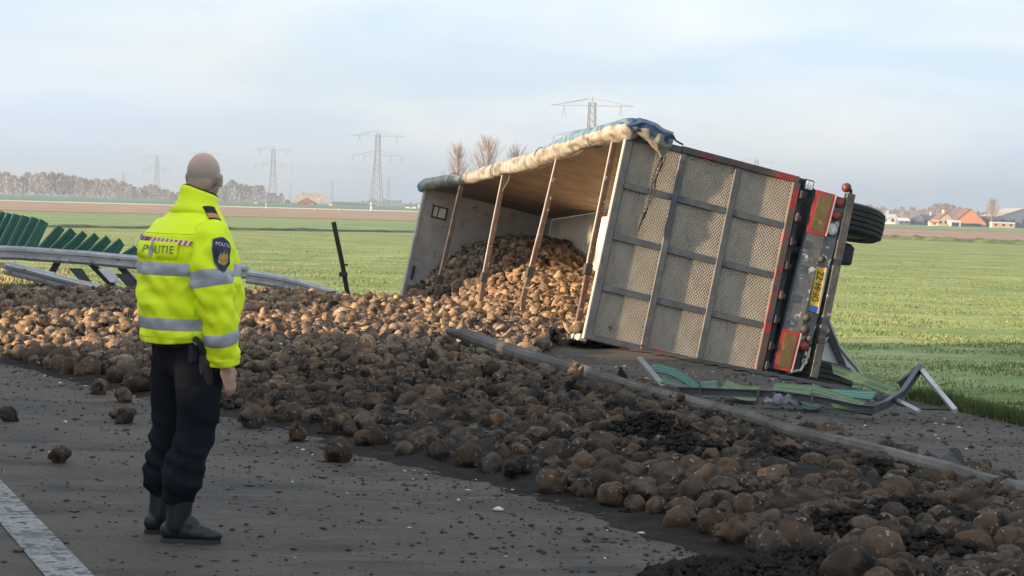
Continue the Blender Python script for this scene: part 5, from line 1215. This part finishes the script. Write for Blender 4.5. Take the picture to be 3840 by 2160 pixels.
# ------------------------------------------------------------------ pylons
PYM = mat('pylon_steel', (.16, .17, .18), (.20, .21, .22), .1, .6)
def make_pylon():
    H = 55.; root = bpy.data.objects.new('power_pylon', None); COL.objects.link(root)
    def hw(z): return float(np.interp(z, [0, .35*H, .62*H, H*.96], [.078*H, .050*H, .032*H, .024*H]))
    lv = [0, .12, .23, .33, .42, .50, .57, .64, .70, .76, .82, .88, .94]; mb = MB()
    for sx in (-1, 1):
        for sy in (-1, 1): mb.tube([(sx*hw(z*H), sy*hw(z*H), z*H) for z in lv], .26, 4)
    mb.build('legs', PYM, root); mb = MB()
    for a, b in zip(lv[:-1], lv[1:]):
        wa, wb = hw(a*H), hw(b*H)
        for s in (-1, 1):
            mb.tube([(-wa, s*wa, a*H), (wb, s*wb, b*H)], .12, 3); mb.tube([(wa, s*wa, a*H), (-wb, s*wb, b*H)], .12, 3); mb.tube([(s*wa, -wa, a*H), (s*wb, wb, b*H)], .12, 3)
            mb.tube([(-wb, s*wb, b*H), (wb, s*wb, b*H)], .08, 3)
    mb.build('bracing', PYM, root)
    for zc, half, rise, ins in ((.915*H, .36*H, .06*H, (.245,)), (.665*H, .325*H, .06*H, (.325, .175))):
        mb = MB(); w = hw(zc)
        for s in (-1, 1):
            for sy in (-1, 1):
                mb.tube([(s*w, sy*w, zc), (s*half, 0, zc)], .17, 4); mb.tube([(s*w, sy*w, zc+rise), (s*half*.8, 0, zc+.01*H), (s*half, 0, zc)], .10, 3)
            for q in np.linspace(.15, .85, 7): mb.tube([(s*(w+(half-w)*q), 0, zc), (s*(w+(half-w)*(q+.08)), 0, zc+rise*(1-q)*.95)], .06, 3)
        arm = mb.build('crossarm', PYM, root)
        for s in (-1, 1):
            for q in ins:
                mb = MB(); x = s*q*H
                for e in (-1, 1): mb.tube([(x, 0, zc), (x+e*.016*H, 0, zc-.085*H)], .17, 4)
                mb.build('insulator', PYM, arm)
    mb = MB(); mb.tube([(0, 0, .93*H), (0, 0, H)], .2, 4); mb.tube([(-hw(.94*H), 0, .94*H), (0, 0, H*.985), (hw(.94*H), 0, .94*H)], .12, 3); mb.build('peak', PYM, root)
    return root
def copy_tree(o, parent=None):
    c = o.copy(); COL.objects.link(c); c.parent = parent
    for ch in list(o.children): copy_tree(ch, c)
    return c
def gz(x, ytop, dist, z): return z
pyl = make_pylon()
PY = [(2222, 358, 430, 'tall lattice pylon rising right behind the overturned trailer'), (1418, 485, 306, 'lattice pylon standing in open fields between woods and trailer'), (1026, 545, 247, 'lattice pylon above the grey copse right of the officer'),
      (590, 577, 190, 'lattice pylon beside the left wood, left of the officer\'s head'), (772, 563, 200, 'lattice pylon partly hidden behind the officer\'s head'), (463, 640, 125, 'faint distant pylon poking above the brown wood'),
      (2838, 588, 235, 'pylon top just peeking over the trailer\'s tailgate edge'), (1090, 684, 95, 'small faint pylon at the edge of the grey copse'), (1247, 676, 108, 'small faint pylon near the pale yellow trees'), (1458, 662, 128, 'small faint pylon right behind a larger one')]
for i, (x, yt, hp_, lab) in enumerate(PY):
    o = pyl if i == 0 else copy_tree(pyl)
    hm = 55. if hp_ > 180 else (42. if hp_ > 120 else 34.)
    d = hm*FPX/hp_; p = at_depth(x, yt, d); o.location = (p[0], p[1], FIELD_Z-.05); o.scale = ((p[2]-FIELD_Z)/55.,)*3; o.rotation_euler = (0, 0, math.atan2(-p[0], p[1])+(-.25 if i != 3 else -.4)); tag(o, lab, 'pylon', 'power pylons across the fields')

# ------------------------------------------------------------------ bare trees
BARK = mat('bare_bark', (.16, .12, .09), (.23, .17, .125), .5, .9)
TWIG = mat('bare_twigs', (.20, .145, .105), (.28, .205, .15), .3, .9)
def bare_tree(h, seed, wf, z0=.28, nb=70, tw=.035):
    """trunk, upswept limbs ending inside an uneven egg-shaped crown, twigs on every limb"""
    r = random.Random(seed); tr = MB(); cr = MB(); lean = Vector((r.uniform(-.03, .03), r.uniform(-.03, .03), 0))
    def tk(t): return Vector((lean.x*h*t+.01*h*math.sin(t*7+seed), lean.y*h*t, h*t))
    tr.tube([tk(t)-Vector((0, 0, .3 if t == 0 else 0)) for t in np.linspace(0, .93, 9)], [h*.020*(1-.93*t)+tw*.5 for t in np.linspace(0, 1, 9)], 7, cap=False)
    for b in range(nb):
        t0 = r.uniform(z0*.7, .86); a = r.uniform(0, 2*PI); t1 = min(t0+r.uniform(.12, .34), r.uniform(.86, 1.0)); q = (t1-z0)/(1-z0)
        rad = wf*h*math.sin(PI*min(max(.16+.80*q, 0), 1))**.7*r.uniform(.35, 1.05)*(1+.25*math.sin(3*a+seed)); p0 = tk(t0); p3 = tk(t1)+Vector((math.cos(a)*rad, math.sin(a)*rad, 0))
        p1 = p0.lerp(p3, .35)+Vector((math.cos(a), math.sin(a), -.3))*rad*.18; p2 = p0.lerp(p3, .7)+Vector((math.cos(a), math.sin(a), 0))*rad*.10; R0 = tw*r.uniform(1.2, 2.2)
        cr.tube([p0, p1, p2, p3], [R0, R0*.8, R0*.6, tw*.45], 4, cap=False)
        for k in range(9):
            f = r.uniform(.25, 1); s = p0.lerp(p1, f*2.8) if f < .36 else (p1.lerp(p2, (f-.36)/.34) if f < .7 else p2.lerp(p3, (f-.7)/.3)); aa = a+r.uniform(-1.4, 1.4); L = h*r.uniform(.035, .085)
            e = s+Vector((math.cos(aa)*.5, math.sin(aa)*.5, r.uniform(.5, 1.1)))*L; cr.tube([s, s.lerp(e, .5)+Vector((r.uniform(-1, 1), r.uniform(-1, 1), 0))*L*.08, e], [tw*.6, tw*.45, tw*.25], 3, cap=False)
    return tr, cr
for (x, yt, d, seed, lab) in ((1722, 512, 420, 3, 'narrow bare tree standing apart, left of the tallest bare tree behind the rolled cover'), (1838, 492, 425, 8, 'tallest broad bare tree rising behind the rolled cover'), (1935, 520, 430, 15, 'bare tree between the tallest bare tree and the pylon behind the trailer'),
                              (3725, 735, 1010, 21, 'rounded bare tree standing between brown barn and long shed'), (3548, 762, 1080, 5, 'pale bare tree behind the pointed-gable farmhouse')):
    p = at_depth(x, yt, d); h = p[2]-FIELD_Z; o = thing('bare_tree', lab, 'tree', (p[0], p[1], FIELD_Z), None, 'bare winter trees'); big = d > 800
    t_, c_ = bare_tree(h, seed, {3: .20, 8: .33, 15: .27, 21: .34, 5: .38}[seed], .28 if not big else .2, 150 if not big else 90, .024 if not big else .06)
    zmax = max(v[2] for v in c_.v); k = h/zmax
    for mbx in (t_, c_): mbx.v = [(v[0]*k, v[1]*k, v[2]*k) for v in mbx.v]
    t_.build('trunk', BARK, o); c_.build('crown', TWIG, o)
# far woods that read as one mass
def wood(name, prof, d, material, label, dens=1., seed=1, tall=1.):
    """prof: list of (px x, px y of the crown tops); one mass of twigs"""
    r = np.random.default_rng(seed); Vs = []; 
    xs_ = [q[0] for q in prof]; ys_ = [q[1] for q in prof]; x = xs_[0]
    while x < xs_[-1]:
        yt = np.interp(x, xs_, ys_)+r.uniform(-7, 10); dd = d*(1+r.uniform(0, .10)); top = at_depth(x, yt, dd); h = max(top[2]-FIELD_Z, 3); w = h*r.uniform(.28, .42); b = np.array([top[0], top[1], FIELD_Z])
        n = int(420*dens)
        for _ in range(n):
            t = r.random()**.8; a = r.uniform(0, 2*PI); rr = w*math.sqrt(r.random())*math.sin(PI*min(.12+t*.86, 1))**.6; s = b+np.array([rr*math.cos(a), rr*math.sin(a), h*(.06+.88*t)])
            dv = np.array([math.cos(a)*.45*r.random(), math.sin(a)*.45*r.random(), 1.])*h*r.uniform(.05, .13); wd = np.array([r.uniform(.10, .26), r.uniform(-.2, .2), 0])*h/15
            Vs.append([s-wd, s+wd, s+dv])
        tw_ = np.array([h*.012, 0, 0]); Vs.append([b-tw_, b+tw_, b+np.array([0, 0, h*.8])])
        x += (top[2]-FIELD_Z)/d*FPX*r.uniform(.22, .42)
    V_ = np.array(Vs).reshape(-1, 3); o = bpy.data.objects.new(name, big_mesh(name, V_, np.arange(len(V_)).reshape(-1, 3), material, False)); COL.objects.link(o); tag(o, label, 'wood', kind='stuff')
WB = mat('brown_wood_twigs', (.17, .125, .09), (.25, .185, .13), .012, .95); WG = mat('grey_wood_twigs', (.11, .105, .095), (.19, .17, .145), .02, .95); WY = mat('pale_wood_twigs', (.40, .33, .22), (.48, .40, .28), .02, .95)
wood('brown_wood', [(-700, 640), (-100, 648), (0, 640), (60, 655), (140, 648), (260, 650), (340, 665), (420, 672), (480, 690), (520, 700), (590, 690), (625, 715), (660, 730)], 1300, WB, 'long brown leafless wood along the horizon left of the officer', 1.3, 4)
wood('grey_copse', [(640, 722), (700, 716), (760, 715), (830, 690), (880, 676), (930, 690), (985, 700), (1020, 720), (1060, 730), (1085, 755)], 1250, WG, 'grey leafless copse along the horizon right of the officer', 1.2, 9)
wood('pale_copse', [(1112, 735), (1140, 722), (1190, 715), (1230, 725)], 1500, WY, 'pale yellowish treetops near the small pylons', 1., 12)
wood('low_hedgerow', [(1250, 762), (1330, 765), (1400, 750), (1480, 752), (1560, 765), (1700, 770), (2100, 780)], 1700, WG, 'low dark hedgerow on the horizon left of the trailer', .8, 13)
wood('farm_trees', [(3230, 770), (3290, 775), (3330, 782), (3400, 782), (3470, 778), (3520, 760), (3560, 760), (3600, 772), (3640, 785), (3700, 792), (3760, 800), (3900, 800), (4200, 800)], 1150, WB, 'brown treetops behind the distant farm buildings', .9, 14)
wood('dark_farm_trees', [(3232, 762), (3262, 768), (3300, 782)], 1120, WG, 'small dark round trees beyond the trailer\'s upper tyre', 1., 15)

# ------------------------------------------------------------------ distant buildings
WALLS = dict(brick=mat('tan_brick', (.42, .30, .20), (.50, .37, .25), .4, .9), orange=mat('orange_brick', (.50, .20, .085), (.58, .25, .11), .4, .9), white=mat('white_render', (.62, .60, .56), (.70, .68, .64), .4, .9), blue=mat('blue_grey_cladding', (.085, .11, .17), (.13, .16, .23), .3, .8), cream=mat('cream_render', (.60, .54, .40), (.68, .62, .48), .4, .9))
ROOFS = dict(tile=mat('brown_roof_tile', (.13, .065, .05), (.18, .09, .07), .4, .9), red=mat('red_roof_tile', (.42, .13, .06), (.5, .18, .08), .4, .9), grey=mat('grey_roof_sheet', (.30, .30, .27), (.38, .37, .33), .3, .8), dark=mat('dark_roof', (.06, .065, .08), (.09, .095, .11), .3, .8), pale=mat('pale_roof', (.55, .54, .52), (.62, .6, .58), .3, .8))
DKGLASS = mat('dark_glass', (.02, .025, .03), rough=.2)
def house(x0, x1, yb, ye, yr, d, wall, roof, label, gable=True, depth=12., wins=2, door=False, chim=False, cat_='house'):
    a = at_depth(x0, yb, d); b = at_depth(x1, yb, d); w = b[0]-a[0]; he = at_depth((x0+x1)/2, ye, d)[2]-FIELD_Z; hr = at_depth((x0+x1)/2, yr, d)[2]-FIELD_Z; he = max(he, 1.5); hr = max(hr, he+.4)
    o = thing('farm_building', label, cat_, ((a[0]+b[0])/2, d, FIELD_Z)); m_ = MB(); W2 = w/2
    if gable:
        m_.add([(-W2, 0, -.3), (W2, 0, -.3), (W2, 0, he), (0, 0, hr), (-W2, 0, he), (-W2, depth, -.3), (W2, depth, -.3), (W2, depth, he), (0, depth, hr), (-W2, depth, he)], [(0, 1, 2, 3, 4), (9, 8, 7, 6, 5), (0, 5, 6, 1), (1, 6, 7, 2), (4, 9, 5, 0)]); m_.build('wall', WALLS[wall], o)
        r_ = MB(); e = .25
        for s in (-1, 1): r_.slab([(0, -e, hr+.05), (0, depth+e, hr+.05), (s*(W2+e), depth+e, he-e*.4), (s*(W2+e), -e, he-e*.4)], .18*s)
    else:
        m_.add([(-W2, 0, -.3), (W2, 0, -.3), (W2, 0, he), (-W2, 0, he), (-W2, depth, -.3), (W2, depth, -.3), (W2, depth, he), (-W2, depth, he), (-W2, depth/2, hr), (W2, depth/2, hr)], [(0, 1, 2, 3), (7, 6, 5, 4), (1, 5, 6, 9, 2), (4, 0, 3, 8, 7), (0, 4, 5, 1)]); m_.build('wall', WALLS[wall], o)
        r_ = MB(); e = .3
        r_.slab([(-W2-e, depth/2, hr+.05), (W2+e, depth/2, hr+.05), (W2+e, -e, he-.1), (-W2-e, -e, he-.1)], .18); r_.slab([(-W2-e, depth/2, hr+.05), (-W2-e, depth+e, he-.1), (W2+e, depth+e, he-.1), (W2+e, depth/2, hr+.05)], .18)
    rf = r_.build('roof', ROOFS[roof], o)
    for k in range(wins):
        x = -W2+w*(k+.5)/wins; q = MB(); ww = min(.7, w/wins*.25); q.box(x-ww, x+ww, -.06, .05, he*.38, he*.78); q.build('window', DKGLASS, o)
    if door: q = MB(); q.box(-W2*.7, W2*.7, -.08, .05, -.2, he*.75); q.build('dark_doorway', DKGLASS, o)  # flat dark panel; on the open garage it paints the shaded opening
    if chim: q = MB(); q.box(-.5, .5, depth*.4, depth*.4+.9, hr-.6, hr+1.6); q.build('chimney', WALLS['white'], rf)
    return o
def fp(x, y): return (3240+x/4.293, 700+y/4.293)
house(fp(1190, 0)[0], fp(1440, 0)[0], fp(0, 612)[1], fp(0, 530)[1], fp(0, 425)[1], 985, 'brick', 'tile', 'tan brick farmhouse with pointed gable among the distant farm buildings', True, 16, 3, chim=True)
house(fp(1450, 0)[0], fp(1960, 0)[0], fp(0, 615)[1], fp(0, 575)[1], fp(0, 352)[1], 1010, 'orange', 'tile', 'big barn with orange brick gable and wide brown roof', True, 22, 2, True, cat_='barn')
house(fp(1385, 0)[0], fp(1555, 0)[0], fp(0, 612)[1], fp(0, 556)[1], fp(0, 540)[1], 975, 'white', 'pale', 'white open garage in front of the farmhouse', False, 6, 0, True, cat_='garage')
house(fp(1070, 0)[0], fp(1195, 0)[0], fp(0, 610)[1], fp(0, 575)[1], fp(0, 545)[1], 975, 'cream', 'red', 'low cream shed with red roof beside the farmhouse', False, 6, 1, cat_='shed')
house(fp(1890, 0)[0], fp(2200, 0)[0], fp(0, 612)[1], fp(0, 520)[1], fp(0, 480)[1], 1015, 'blue', 'dark', 'dark blue low shed right of the big barn', False, 14, 2, cat_='shed')
house(fp(2150, 0)[0], fp(3000, 0)[0], fp(0, 618)[1], fp(0, 490)[1], fp(0, 345)[1], 1030, 'blue', 'grey', 'wide shed with pale grey roof over dark blue walls', True, 40, 5, cat_='shed')
house(fp(2060, 0)[0], fp(2430, 0)[0], fp(0, 628)[1], fp(0, 585)[1], fp(0, 575)[1], 960, 'brick', 'pale', 'long low tan wall building in front of the wide shed', False, 5, 3, cat_='shed')
house(fp(280, 0)[0], fp(520, 0)[0], fp(0, 600)[1], fp(0, 490)[1], fp(0, 440)[1], 1010, 'white', 'pale', 'white two-storey house nearest the trailer\'s tyre', False, 9, 2, chim=True)
house(fp(560, 0)[0], fp(735, 0)[0], fp(0, 602)[1], fp(0, 545)[1], fp(0, 505)[1], 1000, 'blue', 'pale', 'small blue-grey house with pale roof next to the white house', False, 9, 2)
house(fp(740, 0)[0], fp(960, 0)[0], fp(0, 604)[1], fp(0, 540)[1], fp(0, 490)[1], 1005, 'blue', 'dark', 'blue-grey house with dark roof in the middle of the row', True, 12, 2)
house(fp(955, 0)[0], fp(1240, 0)[0], fp(0, 606)[1], fp(0, 520)[1], fp(0, 455)[1], 1020, 'blue', 'dark', 'larger dark-roofed house with white chimney left of the farmhouse', False, 12, 3, chim=True)
house(1112, 1178, 778, 768, 744, 1300, 'orange', 'tile', 'red barn under the pale yellow treetops', True, 14, 1, cat_='barn')
house(1520, 1560, 786, 778, 770, 1250, 'white', 'dark', 'small white house just left of the trailer', False, 8, 1)
house(1568, 1600, 788, 775, 768, 1250, 'cream', 'pale', 'small cream house touching the trailer edge', False, 8, 1)
house(1260, 1400, 782, 772, 764, 1450, 'blue', 'dark', 'long dark blue shed on the horizon between the pylons', False, 14, 2, cat_='shed')
# white marker posts and vans far off on the polder road
for x, y, hpx in ((998, 782, 18), (1180, 793, 9), (1271, 791, 11), (1392, 790, 30), (1075, 787, 5), (408, 748, 8), (3674, 850, 9)):
    p = ground_at(x, y, FIELD_Z); h = hpx/FPX*p[1]; mb = MB(); mb.lathe([(h*.10, 0), (h*.10, h*.9), (h*.06, h)], 8, 'z'); o = thing('marker_post', 'tiny white roadside post far across the fields', 'post', tuple(p), None, 'white posts across the fields'); mb.build('shaft', WALLS['white'], o); q = MB(); q.lathe([(h*.105, h*.6), (h*.105, h*.72)], 8, 'z'); q.build('band', DKGLASS, o)
for x, y, wpx, lab in ((615, 748, 20, 'tiny white van far left of the officer\'s shoulder'), (960, 764, 12, 'tiny white van right of the officer\'s collar'), (1240, 772, 14, 'tiny pale van by the small faint pylon')):
    p = ground_at(x, y, FIELD_Z); w = wpx/FPX*p[1]; o = thing('van', lab, 'van', tuple(p)); k = w/5
    mb = MB(); mb.add([(-2.5*k, 0, .35*k), (2.5*k, 0, .35*k), (2.5*k, 0, 1.1*k), (1.9*k, 0, 1.3*k), (1.2*k, 0, 2.2*k), (-2.5*k, 0, 2.2*k), (-2.5*k, 1.9*k, .35*k), (2.5*k, 1.9*k, .35*k), (2.5*k, 1.9*k, 1.1*k), (1.9*k, 1.9*k, 1.3*k), (1.2*k, 1.9*k, 2.2*k), (-2.5*k, 1.9*k, 2.2*k)], [(0, 1, 2, 3, 4, 5), (11, 10, 9, 8, 7, 6)]+[(i, (i+1) % 6, 6+(i+1) % 6, 6+i) for i in range(6)]); mb.build('body', WALLS['white'], o)
    for sx in (-1.5, 1.5): q = MB(); q.lathe([(.38*k, -.03*k), (.38*k, .25*k)], 12, 'y', (sx*k, 0, .38*k)); q.build('wheel', RUBBER, o)
    q = MB(); q.box(.6*k, 1.3*k, -.03*k, .02*k, 1.35*k, 1.9*k); q.build('window', DKGLASS, o)

# ------------------------------------------------------------------ added hedges out of view, heights and gaps set to shape the shade
LEAF = mat('evergreen_leaves', (.02, .04, .012), (.05, .085, .025), .8, .8)
def hedge(y0, y1, x, h, lab, dens=95):
    n = int((y1-y0)*h*dens); P_ = np.stack([rng.normal(x, .55, n), rng.uniform(y0, y1, n), h*rng.random(n)**.9], 1)
    ht = h*(1+.10*vnoise(P_[:, 1], P_[:, 1]*0, .8)); P_[:, 2] *= ht/h
    a = rng.normal(size=(n, 3)); a /= np.linalg.norm(a, axis=1)[:, None]; b = np.cross(a, rng.normal(size=(n, 3))); b /= np.linalg.norm(b, axis=1)[:, None]; s = rng.uniform(.20, .40, (n, 1))
    V_ = np.stack([P_-a*s, P_+b*s*.6, P_+a*s, P_-b*s*.6], 1).reshape(-1, 3); o = thing('added_shade_hedge', lab, 'hedge', (x, (y0+y1)/2, 0)); V_ = V_-np.array([x, (y0+y1)/2, 0]); V_[:, 2] = np.maximum(V_[:, 2], .0)
    c = bpy.data.objects.new('foliage', big_mesh('foliage', V_, np.arange(len(V_)).reshape(-1, 4), LEAF, False)); COL.objects.link(c); c.parent = o
    for k in range(max(2, int((y1-y0)/1.2))):
        yy = (y0-y1)/2+.3+k*1.2
        if yy > (y1-y0)/2: break
        mb = MB(); mb.tube([(0, yy, -.05), (.1*math.sin(k), yy+.1, h*.5), (.2*math.sin(k*2), yy, h*.85)], [.09, .06, .03], 6); mb.build('stem', BARK, o)
HX = -18.
hedge(-14, 9.75, HX, 6.4, 'added tall hedge out of view, shading the officer and foreground')
hedge(10.2, 14.0, HX, 6.4, 'added short block of tall hedge out of view, shading the road')
hedge(18.6, 23.4, HX, 3.6, 'added low hedge out of view, shading the far left of the pile')
hedge(23.9, 31.0, HX, 5.8, 'added hedge out of view, shading the front half of the trailer')

# ------------------------------------------------------------------ haze
hb_ = MB(); hb_.box(-3900, 3900, -290, 4900, FIELD_Z-1.2, 75); ho = hb_.build('haze', None); ho.data.materials.clear()
HM = bpy.data.materials.new('haze_air'); HM.use_nodes = True; hn = HM.node_tree.nodes; hn.clear(); out = hn.new('ShaderNodeOutputMaterial'); pv = hn.new('ShaderNodeVolumePrincipled')
pv.inputs['Color'].default_value = (.80, .90, 1, 1); pv.inputs['Density'].default_value = .00036; pv.inputs['Anisotropy'].default_value = .6; HM.node_tree.links.new(pv.outputs[0], out.inputs['Volume'])
ho.data.materials.append(HM); tag(ho, 'thin pale haze over the fields', 'haze', kind='stuff')
